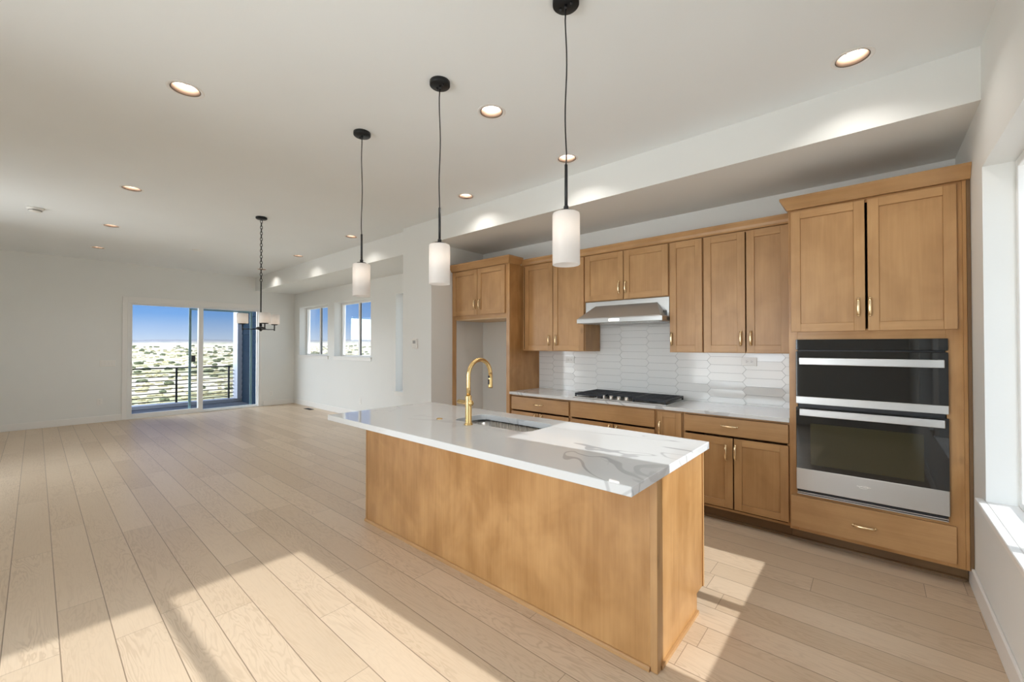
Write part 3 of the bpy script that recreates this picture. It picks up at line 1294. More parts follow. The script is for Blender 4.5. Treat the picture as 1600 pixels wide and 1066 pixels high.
# ---- refrigerator surround
def refrigerator_surround():
    root = thing('refrigerator_surround', 'tall maple surround with an upper two-door cabinet over the empty refrigerator alcove', 'cabinet', (-4.22, -0.29, 0))
    F, FF = -0.600, -0.581
    x0, x1 = XS1 + 0.001, -3.700
    b = B()
    b.box((x0, FF, 0), (x0 + 0.062, FF + 0.019, 2.44), 'z')
    b.build('filler_stile', 'maple', root, bevel=0.001)
    b = B()
    b.box((-3.752, FF, 0), (x1, FF + 0.019, 2.44), 'z')
    b.box((-3.719, FF + 0.0195, 0), (x1, -0.0015, 2.44), 'z')
    b.build('side_panel', 'maple_panel', root, bevel=0.001)
    b = B()
    b.box((x0 + 0.063, FF + 0.0005, 1.80), (-3.7195, -0.0015, 2.44), 'x')
    b.build('cabinet_body', 'maple', root)
    b = B()
    b.box((x0 + 0.0635, FF + 0.02, 1.790), (-3.7525, -0.02, 1.7995), 'x')
    b.build('bottom_board', 'lit_underside', root)
    xa, xb = x0 + 0.030, -3.762
    xm = (xa + xb) / 2
    shaker('door', root, xa, xm - 0.004, 1.850, 2.428, F, xm - 0.042, 1.985)
    shaker('door', root, xm + 0.004, xb, 1.850, 2.428, F, xm + 0.042, 1.985)
    cr = crown_sweep([(x0 + 0.0005, F + 0.003), (x1, F + 0.003), (x1, UF - 0.032)], 2.4405, 2.525, 0.050)
    cr.build('crown', 'maple', root)


refrigerator_surround()


# ---- oven tower
def oven_tower():
    root = thing('oven_cabinet', 'tall maple oven tower with doors above and a drawer below the ovens', 'cabinet', (-0.46, -0.29, 0))
    F, FF = -0.600, -0.581
    x0, x1 = -0.9215, -0.0015
    ox0, ox1, oz0, oz1 = -0.872, -0.108, 0.372, 1.502
    b = B()
    # carcass sides, back, decks
    b.box((x0, FF + 0.0195, 0.105), (x0 + 0.019, -0.0015, 2.462), 'z')
    b.box((x1 - 0.06, FF + 0.0195, 0.105), (x1 - 0.041, -0.0015, 2.462), 'z')
    b.box((x0 + 0.019, -0.02, 0.105), (x1 - 0.06, -0.0015, 2.462), 'z')
    for z in (0.105, 0.345, 1.515, 2.443):
        b.box((x0 + 0.019, FF + 0.0195, z), (x1 - 0.06, -0.02, z + 0.019), 'x')
    b.build('cabinet_body', 'maple', root)
    b = B()
    b.box((x0, FF, 0.105), (ox0 + 0.002, FF + 0.019, 2.462), 'z')
    b.box((ox1 - 0.002, FF, 0.105), (-0.036, FF + 0.019, 2.462), 'z')
    b.box((-0.0355, FF, 0.105), (-0.018, FF + 0.019, 2.462), 'z')
    for z0, z1 in ((1.498, 1.575), (2.43, 2.462), (0.345, 0.376), (0.105, 0.145)):
        b.box((ox0 + 0.002, FF, z0), (ox1 - 0.002, FF + 0.019, z1), 'x')
    b.build('face_frame', 'maple_panel', root, bevel=0.001)
    b = B()
    b.box((-0.0175, FF - 0.006, 0.11), (x1, FF + 0.019, 2.462), 'z')
    b.build('scribe_filler', 'toe_wood', root)
    b = B()
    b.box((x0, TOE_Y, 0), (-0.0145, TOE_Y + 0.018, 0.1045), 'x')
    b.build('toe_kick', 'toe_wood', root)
    shaker('door', root, -0.905, -0.487, 1.560, 2.447, F, -0.523, 1.72, st=0.058)
    shaker('door', root, -0.473, -0.060, 1.560, 2.447, F, -0.463, 1.72 - 0.0, st=0.058)
    slab('drawer', root, -0.913, -0.074, 0.132, 0.358, F, -0.503, 0.238)
    cr = crown_sweep([(x0 + 0.0, UF - 0.032), (x0 + 0.0, F + 0.003), (-0.0015, F + 0.003)], 2.4625, 2.548, 0.047)
    cr.build('crown', 'maple', root)


oven_tower()


def wall_oven():
    root = thing('wall_oven', 'black glass and stainless combination wall oven built into the maple tower', 'oven', (-0.49, -0.31, 0.376))
    x0, x1 = -0.878, -0.102
    Y = -0.5815         # face of the cabinet
    b = B()
    b.box((x0 + 0.012, Y + 0.001, 0.380), (x1 - 0.012, -0.03, 1.497))
    b.build('oven_body', 'matte_black', root)
    b = B()
    b.box((x0, Y - 0.020, 1.428), (x1, Y - 0.0005, 1.503))
    b.build('control_panel', 'oven_glass', root, bevel=0.002)
    # upper door
    u = B()
    u.box((x0, Y - 0.026, 1.090), (x1, Y - 0.0005, 1.417))
    ud = u.build('upper_door', 'oven_glass', root, bevel=0.002)
    b = B()
    b.box((x0, Y - 0.028, 1.037), (x1, Y - 0.0005, 1.0895))
    b.build('door_trim', 'stainless', ud, bevel=0.002)

    def bar(p, z0, z1):
        b = B()
        b.box((x0 + 0.024, Y - 0.066, z0), (x1 - 0.019, Y - 0.048, z1))
        for xa in (x0 + 0.028, x1 - 0.043):
            b.box((xa, Y - 0.048, z0 + 0.010), (xa + 0.02, Y - 0.025, z1 - 0.010))
        b.build('handle', 'stainless', p, bevel=0.003, seg=2)
    bar(ud, 1.322, 1.372)
    # lower door
    l = B()
    l.box((x0, Y - 0.026, 0.568), (x1, Y - 0.0005, 1.012))
    ld = l.build('lower_door', 'oven_glass', root, bevel=0.002)
    b = B()
    b.box((x0 + 0.085, Y - 0.0268, 0.605), (x1 - 0.110, Y - 0.0255, 0.900))
    b.build('oven_window', 'oven_window', ld)
    b = B()
    b.box((x0, Y - 0.028, 0.415), (x1, Y - 0.0005, 0.5675))
    b.build('door_trim', 'stainless', ld, bevel=0.002)
    bar(ld, 0.955, 1.004)
    # small embossed emblem: a swirl ring with a flat bar across it
    b = B()
    cx, cz, yy = -0.503, 0.505, Y - 0.0285
    pts = []
    for i in range(25):
        t = 2 * math.pi * i / 24
        ex, ez = 0.024 * math.cos(t), 0.0085 * math.sin(t)
        pts.append((cx + ex * 0.97 - ez * 0.25, yy, cz + ez + ex * 0.10))
    b.tube(pts, 0.0014, 6, caps=False)
    b.box((cx - 0.036, yy - 0.001, cz + 0.001), (cx - 0.006, yy + 0.001, cz + 0.0045))
    b.box((cx - 0.004, yy - 0.001, cz + 0.000), (cx + 0.012, yy + 0.001, cz + 0.0035))
    b.box((cx + 0.014, yy - 0.001, cz + 0.001), (cx + 0.036, yy + 0.001, cz + 0.004))
    b.build('emblem', 'white_plastic', ld)
    b = B()
    for z in (0.405, 0.393, 0.381):
        b.box((x0 + 0.004, Y - 0.018, z - 0.003), (x1 - 0.004, Y - 0.0005, z + 0.003), mat='stainless' if z < 0.40 else 'matte_black')
    b.build('vent_slats', 'stainless', root)


wall_oven()


# ---- range hood
def range_hood():
    x0, x1 = -2.814, -1.902
    root = thing('range_hood', 'stainless under-cabinet range hood with a slanted front above the cooktop', 'range hood', ((x0 + x1) / 2, -0.2, 1.68))
    b = B()
    b.box((x0, -0.330, 1.735), (x1, -0.008, 1.926))
    b.build('hood_body', 'stainless', root, bevel=0.003)
    # slanted canopy, narrower at the top
    b = B()
    bm = b.bm
    top = [(-2.690, -0.3305, 1.880), (-2.020, -0.3305, 1.880)]
    bot = [(x0 + 0.004, -0.500, 1.742), (x1 - 0.02, -0.500, 1.742)]
    back = [(-2.690, -0.3305, 1.738), (-2.020, -0.3305, 1.738)]
    V = [bm.verts.new(p) for p in (top[0], top[1], bot[1], bot[0], (x0 + 0.004, -0.3305, 1.738), (x1 - 0.02, -0.3305, 1.738), (x0 + 0.004, -0.500, 1.738), (x1 - 0.02, -0.500, 1.738))]
    for q in ((0, 1, 2, 3), (0, 3, 6, 4), (1, 5, 7, 2), (3, 2, 7, 6), (4, 6, 7, 5), (0, 4, 5, 1)):
        bm.faces.new([V[i] for i in q])
    bmesh.ops.recalc_face_normals(bm, faces=bm.faces)
    b.build('slanted_front', 'hood_steel', root, bevel=0.002)
    b = B()
    b.box((x0, -0.512, 1.690), (x1, -0.008, 1.7375))
    lip = b.build('lip', 'stainless', root, bevel=0.003)
    b = B()
    b.box((-2.44, -0.5125, 1.703), (-2.33, -0.5115, 1.727))
    b.build('light_switch_panel', 'lens_white', lip)  # panel glows through the lens material, though it is no lamp
    b = B()
    b.box((x1 - 0.001, -0.40, 1.700), (x1 + 0.0008, -0.14, 1.728))
    for i in range(4):
        xs = -1.990 + 0.018 * i
        b.prism([(-0.43 + 0.02 * i, 1.75), (-0.34, 1.75), (-0.34, 1.80)], 'x', xs, xs + 0.006)
    b.build('side_vents', 'slot_grey', root)
    b = B()
    b.box((x0 + 0.05, -0.46, 1.686), (x1 - 0.05, -0.06, 1.6895))
    b.build('grease_filter', 'sink_steel', root)


range_hood()


# ---- gas cooktop
def cooktop():
    x0, x1, y0, y1 = -2.835, -1.845, -0.560, -0.060
    z = CT
    root = thing('cooktop', 'black gas cooktop with cast iron grates and five front knobs', 'cooktop', ((x0 + x1) / 2, -0.31, z))
    b = B()
    b.box((x0, y0, z + 0.0005), (x1, y1, z + 0.010))
    b.build('top_plate', 'stainless', root, bevel=0.003)
    w = (x1 - x0 - 0.03) / 3
    for i in range(3):
        a0 = x0 + 0.015 + i * w + 0.002
        a1 = a0 + w - 0.004
        fy = y0 + (0.135 if i == 1 else 0.018)
        g = B()
        zt0, zt1 = z + 0.034, z + 0.048
        g.box((a0, fy, zt0 - 0.006), (a1, fy + 0.014, zt1))
        g.box((a0, y1 - 0.030, zt0 - 0.006), (a1, y1 - 0.016, zt1))
        g.box((a0, fy + 0.014, zt0 - 0.006), (a0 + 0.012, y1 - 0.030, zt1))
        g.box((a1 - 0.012, fy + 0.014, zt0 - 0.006), (a1, y1 - 0.030, zt1))
        nb = 11 if i != 1 else 8
        for q in range(1, nb):
            yy = fy + 0.014 + (y1 - 0.030 - fy - 0.014) * q / nb
            g.box((a0 + 0.012, yy - 0.004, zt0), (a1 - 0.012, yy + 0.004, zt1))
        for q in (0.33, 0.67):
            xx = a0 + (a1 - a0) * q
            g.box((xx - 0.005, fy + 0.014, zt0 + 0.001), (xx + 0.005, y1 - 0.030, zt1 - 0.001))
        for xx in (a0, a1 - 0.014):
            for yy in (fy, y1 - 0.030):
                g.box((xx, yy, z + 0.0105), (xx + 0.014, yy + 0.014, zt0 - 0.006))
        g.build('grate', 'cast_iron', root, bevel=0.001)
    for bx, by, r in ((x0 + 0.18, y0 + 0.14, 0.042), (x0 + 0.18, y1 - 0.14, 0.034), ((x0 + x1) / 2, y1 - 0.17, 0.055),
                      (x1 - 0.18, y0 + 0.14, 0.034), (x1 - 0.18, y1 - 0.14, 0.042)):
        q = B()
        q.lathe([(0, 0.0102), (r * 1.2, 0.0102), (r * 1.2, 0.018), (r, 0.020), (r, 0.028), (0, 0.030)], (bx, by, z), n=20)
        q.build('burner', 'matte_black', root)
    for i in range(5):
        kx = -2.585 + 0.082 * i
        q = B()
        q.lathe([(0, 0.0102), (0.024, 0.0102), (0.023, 0.014), (0.019, 0.016), (0.0175, 0.040), (0.015, 0.043), (0, 0.043)], (kx, y0 + 0.055, z), n=18)
        q.build('knob', 'chrome', root)


cooktop()


# ------------------------------------------------------------------ island
IX0, IX1 = -3.654, -1.178
IYF, IYB = -2.452, -1.795
CX0, CX1, CY0, CY1 = -3.681, -1.152, -2.7625, -1.7653
SK = (-2.790, -2.090, -2.255, -1.925)      # sink opening
IZ = CT - 0.041


def island_cabinet():
    root = thing('island_cabinet', 'large maple kitchen island base under white quartz', 'island', ((IX0 + IX1) / 2, (IYF + IYB) / 2, 0))
    b = B()
    b.box((IX0 + 0.019, IYF + 0.004, 0.0), (-1.212, IYF + 0.022, IZ - 0.0005), 'z')
    b.build('front_panel', 'maple_panel', root)
    b = B()
    b.box((-1.2115, IYF, 0.0), (IX1, IYF + 0.040, IZ - 0.0005), 'z')
    b.build('corner_post', 'maple', root, bevel=0.002)
    b = B()
    b.box((IX0, IYF, 0.0), (IX0 + 0.0185, IYF + 0.040, IZ - 0.0005), 'z')
    b.build('corner_post', 'maple', root, bevel=0.002)
    # end panels with a notch at the toe kick
    for xa, xb in ((-1.192, -1.184), (IX0 + 0.004, IX0 + 0.014)):
        b = B()
        b.prism([(IYF + 0.0405, 0.0), (-1.890, 0.0), (-1.890, 0.105), (IYB + 0.0, 0.105), (IYB + 0.0, IZ - 0.0005), (IYF + 0.0405, IZ - 0.0005)], 'x', xa, xb, grain='z')
        b.build('end_panel', 'maple_panel', root)
    b = B()
    b.box((-1.210, IYB - 0.0, 0.105), (IX1, IYB + 0.019, IZ - 0.0005), 'z')
    b.build('edge_stile', 'maple', root, bevel=0.001)
    b = B()
    b.prism([(IYF - 0.011, 0.0), (IYF + 0.0035, 0.0), (IYF + 0.0035, 0.020), (IYF - 0.004, 0.019), (IYF - 0.010, 0.012)], 'x', IX0, -1.212)
    b.build('shoe_molding', 'maple', root)
    b = B()
    b.box((-1.1835, IYF + 0.041, 0.0), (-1.172, -1.890, 0.018), 'y')
    b.build('end_molding', 'maple', root)
    # kitchen side
    b = B()
    b.box((IX0 + 0.015, IYB - 0.02, 0.105), (-1.2105, IYB - 0.001, IZ - 0.0005), 'x')
    b.box((IX0 + 0.015, IYF + 0.0225, 0.105), (-1.1925, IYB - 0.0205, 0.124), 'x')
    b.build('cabinet_body', 'maple', root)
    b = B()
    b.box((IX0 + 0.015, -1.905, 0.0), (-1.1925, -1.8905, 0.1045), 'x')
    b.build('toe_kick', 'toe_wood', root)
    n = 5
    w = (-1.212 - IX0 - 0.02) / n
    for i in range(n):
        a0 = IX0 + 0.02 + i * w + 0.004
        d = B()
        d.box((a0, IYB, 0.13), (a0 + w - 0.008, IYB + 0.019, IZ - 0.02), 'z')
        d.build('door', 'maple', root, bevel=0.0015)


island_cabinet()


def island_top():
    b = B()
    bm = b.bm
    edges = []

    def loop(pts):
        vs = [bm.verts.new(p) for p in pts]
        for i in range(len(vs)):
            edges.append(bm.edges.new((vs[i], vs[(i + 1) % len(vs)])))
        return vs
    outer = loop([(CX0, CY0, CT), (CX1, CY0, CT), (CX1, CY1, CT), (CX0, CY1, CT)])
    inner = loop(rrect(SK, 0.07, CT))
    bmesh.ops.triangle_fill(bm, edges=edges, use_beauty=True, use_dissolve=False)
    for f in list(bm.faces):
        c = f.calc_center_median()
        if SK[0] + 0.001 < c.x < SK[1] - 0.001 and SK[2] + 0.001 < c.y < SK[3] - 0.001 and all(SK[0] - 1e-4 <= v.co.x <= SK[1] + 1e-4 and SK[2] - 1e-4 <= v.co.y <= SK[3] + 1e-4 for v in f.verts):
            bm.faces.remove(f)
    r = bmesh.ops.extrude_face_region(bm, geom=list(bm.faces))
    vs = [g for g in r['geom'] if isinstance(g, bmesh.types.BMVert)]
    bmesh.ops.translate(bm, verts=vs, vec=(0, 0, -0.041))
    bmesh.ops.recalc_face_normals(bm, faces=bm.faces)
    o = b.build('island_countertop', 'quartz_island', loc=((CX0 + CX1) / 2, (CY0 + CY1) / 2, CT - 0.041), bevel=0.0025)
    tag(o, 'white quartz island worktop with grey veins and a sink cutout', 'countertop')


def rrect(rc, r, z, n=6):
    x0, x1, y0, y1 = rc
    pts = []
    for cx, cy, a0 in ((x1 - r, y1 - r, 0), (x0 + r, y1 - r, 90), (x0 + r, y0 + r, 180), (x1 - r, y0 + r, 270)):
        for i in range(n + 1):
            t = R(a0 + 90 * i / n)
            pts.append((cx + r * math.cos(t), cy + r * math.sin(t), z))
    return pts


island_top()


def sink():
    root = thing('sink', 'undermount stainless steel sink set into the island worktop', 'sink', ((SK[0] + SK[1]) / 2, (SK[2] + SK[3]) / 2, CT - 0.25))
    b = B()
    bm = b.bm
    e = 0.004
    big = (SK[0] - 0.012, SK[1] + 0.012, SK[2] - 0.012, SK[3] + 0.012)
    mid = (SK[0] - e, SK[1] + e, SK[2] - e, SK[3] + e)
    low = (SK[0] + 0.012, SK[1] - 0.012, SK[2] + 0.012, SK[3] - 0.012)
    zt, zb = CT - 0.0415, CT - 0.24
    inner = [rrect(big, 0.08, zt), rrect(mid, 0.072, zt), rrect(mid, 0.072, zb + 0.03), rrect(low, 0.06, zb)]
    outer = [rrect(big, 0.08, zt - 0.004), rrect((mid[0] - .004, mid[1] + .004, mid[2] - .004, mid[3] + .004), 0.075, zt - 0.004), rrect((mid[0] - .004, mid[1] + .004, mid[2] - .004, mid[3] + .004), 0.075, zb + 0.026), rrect(low, 0.06, zb - 0.004)]
    R1 = [[bm.verts.new(p) for p in ring] for ring in inner]
    R2 = [[bm.verts.new(p) for p in ring] for ring in outer]
    n = len(R1[0])
    for rr in (R1, R2):
        for a, c in zip(rr, rr[1:]):
            for j in range(n):
                f = bm.faces.new((a[j], a[(j + 1) % n], c[(j + 1) % n], c[j]))
                f.smooth = True
        bm.faces.new(rr[-1])
    for j in range(n):
        bm.faces.new((R1[0][j], R1[0][(j + 1) % n], R2[0][(j + 1) % n], R2[0][j]))
    bmesh.ops.recalc_face_normals(bm, faces=bm.faces)
    b.build('bowl', 'sink_steel', root)
    b = B()
    b.lathe([(0, 0.003), (0.03, 0.003), (0.042, 0.006), (0.046, 0.0005), (0, 0.0005)], ((SK[0] + SK[1]) / 2, (SK[2] + SK[3]) / 2 + 0.05, zb), n=20)
    b.build('drain', 'chrome', root)


sink()


def faucet():
    x, y, z = -2.545, -2.318, CT + 0.0005
    root = thing('faucet', 'tall brushed brass gooseneck faucet beside the island sink', 'faucet', (x, y, z))
    b = B()
    b.lathe([(0, 0), (0.030, 0), (0.030, 0.006), (0.024, 0.012), (0.0225, 0.014), (0.0225, 0.196), (0.021, 0.199), (0, 0.199)], (x, y, z), n=28)
    b.build('body', 'brass', root)
    b = B()
    pts = [(x, y, z + 0.199), (x, y, z + 0.26), (x, y, z + 0.335)]
    rc = 0.108
    for i in range(1, 15):
        t = math.pi - math.pi * i / 14
        pts.append((x, y + rc + rc * math.cos(t), z + 0.335 + rc * math.sin(t)))
    b.tube(pts, 0.0145, 14)
    nk = b.build('neck', 'brass', root)
    b = B()
    ye = y + 2 * rc
    b.tube([(x, ye, z + 0.3345), (x, ye, z + 0.30), (x, ye, z + 0.245), (x, ye, z + 0.235)], [0.0145, 0.0155, 0.0165, 0.0155], 14)
    sh = b.build('spray_head', 'brass', root)
    b = B()
    b.box((x - 0.006, ye - 0.0195, z + 0.262), (x + 0.006, ye - 0.014, z + 0.300))
    b.box((x - 0.006, ye - 0.0185, z + 0.310), (x + 0.006, ye - 0.013, z + 0.326))
    b.build('spray_button', 'matte_black', sh)
    b = B()
    b.lathe([(0, -0.108), (0.011, -0.108), (0.0165, -0.100), (0.0165, -0.012), (0.018, -0.008), (0.018, 0.032), (0.016, 0.035), (0, 0.035)], (x, y, z + 0.150), 'x', n=22)
    b.build('lever', 'brass', root)


faucet()
b = B()
b.lathe([(0, 0), (0.024, 0), (0.024, 0.003), (0.017, 0.006), (0.016, 0.004), (0.0, 0.005)], (-2.872, -2.305, CT + 0.0005), n=22)
tag(b.build('disposal_button', 'brass', loc=(-2.872, -2.305, CT)), 'small round brass disposal button on the island worktop', 'button')


# ------------------------------------------------------------------ pendants
def point(name, parent, loc, power, col, rad):
    ld = bpy.data.lights.new(name, 'POINT')
    ld.energy = power
    ld.color = col
    ld.shadow_soft_size = rad
    o = bpy.data.objects.new(name, ld)
    COL.objects.link(o)
    o.parent = parent
    o.location = loc
    return o


def pendant(x, y, label):
    root = thing('pendant_light', label, 'pendant light', (x, y, CZ), 'glass pendants over the island')
    b = B()
    b.lathe([(0, -0.026), (0.058, -0.026), (0.062, -0.022), (0.062, -0.0005), (0, -0.0005)], (x, y, CZ), n=28)
    cn = b.build('canopy', 'black_metal', root)
    b = B()
    b.lathe([(0, -0.044), (0.008, -0.044), (0.008, -0.0265), (0, -0.0265)], (x, y, CZ), n=12)
    for s in (-1, 1):
        b.lathe([(0, -0.036), (0.006, -0.034), (0.006, -0.0265), (0, -0.0265)], (x + s * 0.03, y, CZ), n=10)
    b.build('screws', 'matte_black', cn)
    b = B()
    pts = []
    for i in range(15):
        t = i / 14
        z = CZ - 0.044 - t * (CZ - 0.044 - 2.302)
        w = 0.0035 * math.sin(t * 9.0 + x) * (1 if 0 < i < 14 else 0)
        pts.append((x + w, y + w * 0.5, z))
    b.tube(pts, 0.0034, 8)
    b.build('cord', 'matte_black', root)
    b = B()
    b.tube([(x, y, 2.302), (x, y, 2.105)], 0.0075, 10)
    b.lathe([(0.0, 0.0), (0.010, 0.0), (0.012, 0.015), (0.010, 0.022), (0, 0.022)], (x, y, 2.088), n=14)
    b.build('rod', 'matte_black', root)
    b = B()
    b.lathe([(0, 0.0), (0.040, 0.0), (0.034, 0.009), (0.012, 0.012), (0, 0.012)], (x, y, 2.077), n=24)
    b.build('cap', 'matte_black', root)
    b = B()
    r, t = 0.0635, 0.0035
    zt, zb = 2.076, 1.834
    b.lathe([(0.020, 0.0), (r - 0.008, 0.0), (r - 0.002, -0.003), (r, -0.010), (r, zb - zt + 0.0015), (r - t / 2, zb - zt), (r - t, zb - zt + 0.0015), (r - t, -0.012), (0.020, -t)], (x, y, zt), n=36, close=True)
    b.build('shade', 'frosted_glass', root)
    b = B()
    b.lathe([(0, 0.0), (0.018, 0.0), (0.018, -0.045), (0.012, -0.05), (0, -0.05)], (x, y, 2.0725), n=16)
    b.build('socket', 'white_plastic', root)
    b = B()
    b.lathe([(0, -0.050), (0.012, -0.052), (0.026, -0.080), (0.030, -0.100), (0.024, -0.124), (0.0, -0.134)], (x, y, 2.0725), n=20)
    b.build('bulb', 'bulb_glow', root)
    return root


pendant(-1.522, -2.655, 'frosted glass pendant on black cord nearest the oven end of the island')
pendant(-2.443, -2.655, 'frosted glass pendant on black cord over the middle of the island')
pendant(-3.367, -2.655, 'frosted glass pendant on black cord nearest the living end of the island')


# ------------------------------------------------------------------ chandelier
def chandelier():
    x, y = -6.26, -2.412
    root = thing('chandelier', 'black three-arm chandelier with white glass cups on a long chain', 'chandelier', (x, y, CZ))
    b = B()
    b.lathe([(0, -0.030), (0.052, -0.028), (0.064, -0.020), (0.064, -0.0005), (0, -0.0005)], (x, y, CZ), n=26)
    b.build('canopy', 'black_metal', root)
    b = B()
    z = CZ - 0.032
    i = 0
    ln = 0.046
    while z - ln > 2.20:
        pts = []
        for q in range(13):
            t = 2 * math.pi * q / 12
            dx = 0.0115 * math.cos(t)
            dz = (ln / 2) * math.sin(t)
            pts.append((x + (dx if i % 2 else 0), y + (0 if i % 2 else dx), z - ln / 2 + dz))
        b.tube(pts, 0.0040, 6, caps=False)
        z -= ln - 0.009
        i += 1
    b.build('chain', 'matte_black', root)
    b = B()
    b.tube([(x, y, z + 0.012), (x, y, 1.66)], 0.008, 10)
    b.lathe([(0.0, 1.86), (0.014, 1.855), (0.014, 1.70), (0.0, 1.70)], (x, y, 0), n=14)
    b.build('stem', 'matte_black', root)
    b = B()
    b.lathe([(0, -0.035), (0.008, -0.032), (0.018, -0.018), (0.055, -0.010), (0.058, 0.0), (0.050, 0.016), (0.016, 0.024), (0, 0.024)], (x, y, 1.672), n=24)
    b.build('hub', 'matte_black', root)
    rt, fw = Vector((0.754, 0.657, 0)), Vector((-0.657, 0.754, 0))
    for ox, of in ((-0.200, -0.045), (0.140, -0.150), (0.060, 0.196)):
        d = rt * ox + fw * of
        px, py = x + d.x, y + d.y
        b = B()
        b.tube([(x, y, 1.668), (x + d.x * 0.5, y + d.y * 0.5, 1.664), (px, py, 1.668)], 0.0055, 8)
        b.tube([(px, py, 1.650), (px, py, 1.725)], 0.0075, 10)
        arm = b.build('arm', 'matte_black', root)
        b = B()
        b.lathe([(0, 0), (0.030, 0), (0.040, 0.008), (0.040, 0.011), (0, 0.011)], (px, py, 1.724), n=20)
        b.build('cup_holder', 'matte_black', arm)
        b = B()
        b.lathe([(0.0, 0.0), (0.058, 0.0), (0.062, 0.004), (0.062, 0.125), (0.0585, 0.125), (0.0585, 0.006), (0, 0.004)], (px, py, 1.7355), n=28)
        b.build('shade', 'frosted_glass', arm)
        b = B()
        b.lathe([(0, 0.005), (0.012, 0.005), (0.012, 0.040), (0.024, 0.060), (0.024, 0.078), (0.0, 0.095)], (px, py, 1.7355), n=16)
        b.build('bulb', 'bulb_glow', arm)


chandelier()

# ------------------------------------------------------------------ recessed lights
LAMP_W = 4.2


def recessed(x, y, label):
    root = thing('recessed_light', label, 'ceiling light', (x, y, CZ), 'recessed ceiling lights')
    b = B()
    b.lathe([(0.0785, -0.0004), (0.0790, -0.0018), (0.0955, -0.0024), (0.098, -0.0012), (0.098, -0.0004)], (x, y, CZ), n=36, close=True)
    b.build('trim_ring', 'white_trim', root)
    b = B()
    b.lathe([(0.0735, -0.0006), (0.0783, -0.0006), (0.0765, 0.004), (0.0765, 0.075), (0.058, 0.075), (0.058, 0.070)], (x, y, CZ), n=32, close=True)
    b.build('baffle', 'lamp_baffle', root)
    b = B()
    b.lathe([(0.0, 0.065), (0.0575, 0.065), (0.0575, 0.0695), (0.0, 0.0695)], (x, y, CZ), n=32)
    b.build('lens', 'lens_white', root)
    ld = bpy.data.lights.new('downlight', 'AREA')
    ld.shape = 'DISK'
    ld.size = 0.105
    ld.energy = LAMP_W
    ld.color = (1.0, 0.95, 0.89)
    o = bpy.data.objects.new('downlight', ld)
    COL.objects.link(o)
    o.parent = root
    o.location = (0, 0, 0.0635)
    return root


for lx, ly, lb in LIGHTS:
    recessed(lx, ly, lb)


# ------------------------------------------------------------------ small wall and ceiling fittings
def lathe_thing(name, label, cat, loc, prof, mat, detail=None, n=28):
    root = thing(name, label, cat, loc)
    b = B()
    b.lathe(prof, loc, n=n)
    o = b.build('housing', mat, root)
    return root


sd = lathe_thing('smoke_detector', 'round white smoke detector on the ceiling', 'smoke detector', (-7.87, -4.287, CZ),
                 [(0, -0.045), (0.045, -0.045), (0.052, -0.040), (0.055, -0.024), (0.066, -0.022), (0.070, -0.016), (0.072, -0.0005), (0, -0.0005)], 'white_plastic')
b = B()
b.lathe([(0.0535, -0.036), (0.0565, -0.036), (0.0565, -0.030), (0.0535, -0.030)], (-7.87, -4.287, CZ), n=28, close=True)
b.build('sensing_slot', 'slot_grey', sd)
lathe_thing('sprinkler_cover', 'flat white round cover plate on the ceiling near the far wall', 'cover plate', (-9.09, -2.484, CZ),
            [(0, -0.010), (0.06, -0.008), (0.072, -0.004), (0.072, -0.0005), (0, -0.0005)], 'white_plastic')


def plate(name, label, cat, center, normal, w, h, kind, gangs=1, group=None):
    """wall plate; normal is '+x' (far wall) or '-y'"""
    cx, cy, cz = center
    root = thing(name, label, cat, center, group)

    def bx(bb, u0, u1, v0, v1, d0, d1, mat=None):
        if normal == '-y':
            bb.box((cx + u0, cy - d0, cz + v0), (cx + u1, cy - d1, cz + v1), mat=mat)
        else:
            bb.box((cx + d0, cy + u0, cz + v0), (cx + d1, cy + u1, cz + v1), mat=mat)
    b = B()
    bx(b, -w / 2, w / 2, -h / 2, h / 2, 0.0005, 0.006)
    b.build('cover_plate', 'white_plastic', root, bevel=0.002)
    if kind == 'outlet':
        horiz = w > h
        for s in (-1, 1):
            b = B()
            o = 0.020 * s
            if horiz:
                bx(b, o - 0.014, o + 0.014, -0.017, 0.017, 0.0061, 0.0078)
            else:
                bx(b, -0.017, 0.017, o - 0.014, o + 0.014, 0.0061, 0.0078)
            rc = b.build('receptacle', 'white_trim', root, bevel=0.002)
            b = B()
            for q in (-0.006, 0.006):
                if horiz:
                    bx(b, o - 0.005, o + 0.004, q - 0.0012, q + 0.0012, 0.0079, 0.0083)
                else:
                    bx(b, q - 0.0012, q + 0.0012, o - 0.003, o + 0.006, 0.0079, 0.0083)
            if horiz:
                bx(b, o + 0.007, o + 0.011, -0.002, 0.002, 0.0079, 0.0083)
            else:
                bx(b, -0.002, 0.002, o - 0.010, o - 0.006, 0.0079, 0.0083)
            b.build('slots', 'slot_grey', rc)
    else:
        for g in range(gangs):
            u = (g - (gangs - 1) / 2) * 0.046
            b = B()
            bx(b, u - 0.0165, u + 0.0165, -0.033, 0.033, 0.0061, 0.0085)
            b.build('rocker', 'white_trim', root, bevel=0.0015)
    return root


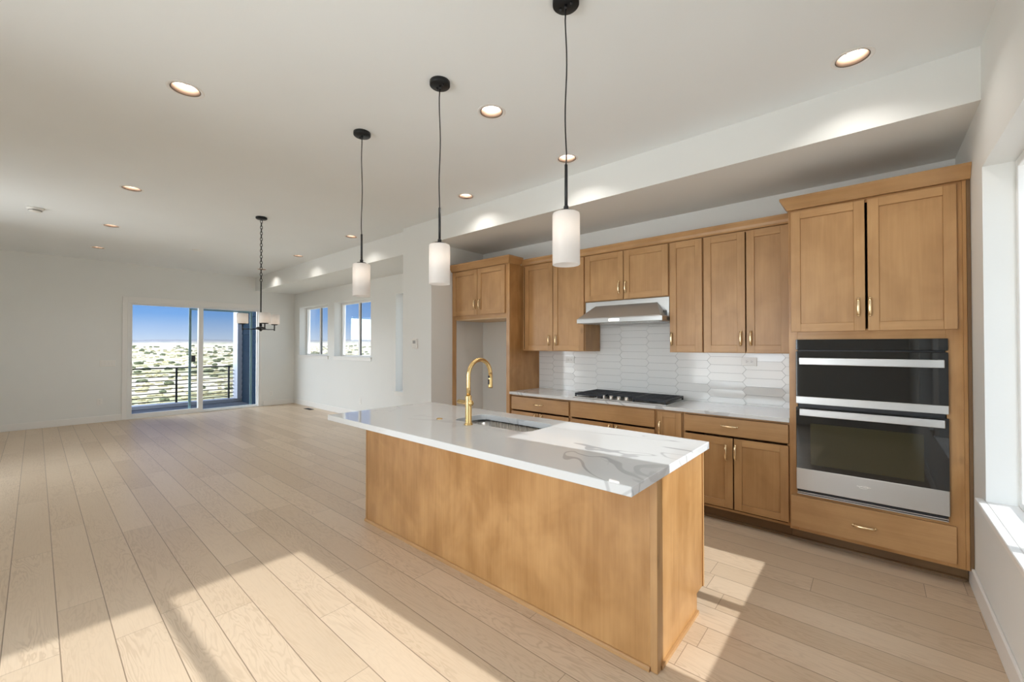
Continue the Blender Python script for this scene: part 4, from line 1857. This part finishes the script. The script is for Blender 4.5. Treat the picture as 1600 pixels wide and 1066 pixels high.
plate('switch_plate', 'white four-gang light switch plate left of the sliding door', 'light switch', (XF, -3.36, 1.115), '+x', 0.215, 0.12, 'switch', 4)
plate('wall_outlet', 'white outlet low on the far wall below the switch plate', 'outlet', (XF, -3.465, 0.392), '+x', 0.073, 0.118, 'outlet')
plate('wall_outlet', 'white outlet low on the far wall between sliding door and corner', 'outlet', (XF, -0.49, 0.29), '+x', 0.073, 0.118, 'outlet')
plate('wall_outlet', 'white outlet low under the square windows', 'outlet', (-8.26, YL, 0.336), '-y', 0.073, 0.118, 'outlet')
plate('wall_outlet', 'horizontal white outlet on the backsplash tile near the oven tower', 'outlet', (-1.300, -0.0068, 1.312), '-y', 0.125, 0.078, 'outlet')
plate('wall_outlet', 'horizontal white outlet on the backsplash tile beside the cooktop near the refrigerator surround', 'outlet', (-3.225, -0.0068, 1.285), '-y', 0.125, 0.078, 'outlet')


def thermostat():
    x, y, z = -5.062, YSO, 1.485
    root = thing('thermostat', 'small white thermostat on the wall end above the island', 'thermostat', (x, y, z))
    b = B()
    b.box((x - 0.060, y - 0.004, z - 0.075), (x + 0.060, y - 0.0005, z + 0.075))
    b.build('wall_plate', 'white_trim', root, bevel=0.002)
    b = B()
    b.box((x - 0.048, y - 0.026, z - 0.060), (x + 0.048, y - 0.0045, z + 0.060))
    h = b.build('housing', 'white_plastic', root, bevel=0.006, seg=2)
    b = B()
    b.box((x - 0.030, y - 0.0266, z + 0.000), (x + 0.030, y - 0.0258, z + 0.040))
    b.build('display', 'grout', h)


thermostat()


def floor_vent():
    x0, x1, y0, y1 = -10.36, -10.06, -0.20, -0.09
    root = thing('floor_vent', 'dark metal floor vent below the square windows', 'floor vent', ((x0 + x1) / 2, (y0 + y1) / 2, 0))
    b = B()
    for p, q, r, s in ((x0, x1, y0, y0 + 0.014), (x0, x1, y1 - 0.014, y1), (x0, x0 + 0.014, y0 + 0.014, y1 - 0.014), (x1 - 0.014, x1, y0 + 0.014, y1 - 0.014)):
        b.box((p, r, 0.0005), (q, s, 0.006))
    b.build('vent_frame', 'black_metal', root)
    b = B()
    for i in range(16):
        xx = x0 + 0.022 + i * 0.0165
        b.box((xx, y0 + 0.014, 0.001), (xx + 0.006, y1 - 0.014, 0.005))
    b.build('louvre', 'black_metal', root)


floor_vent()
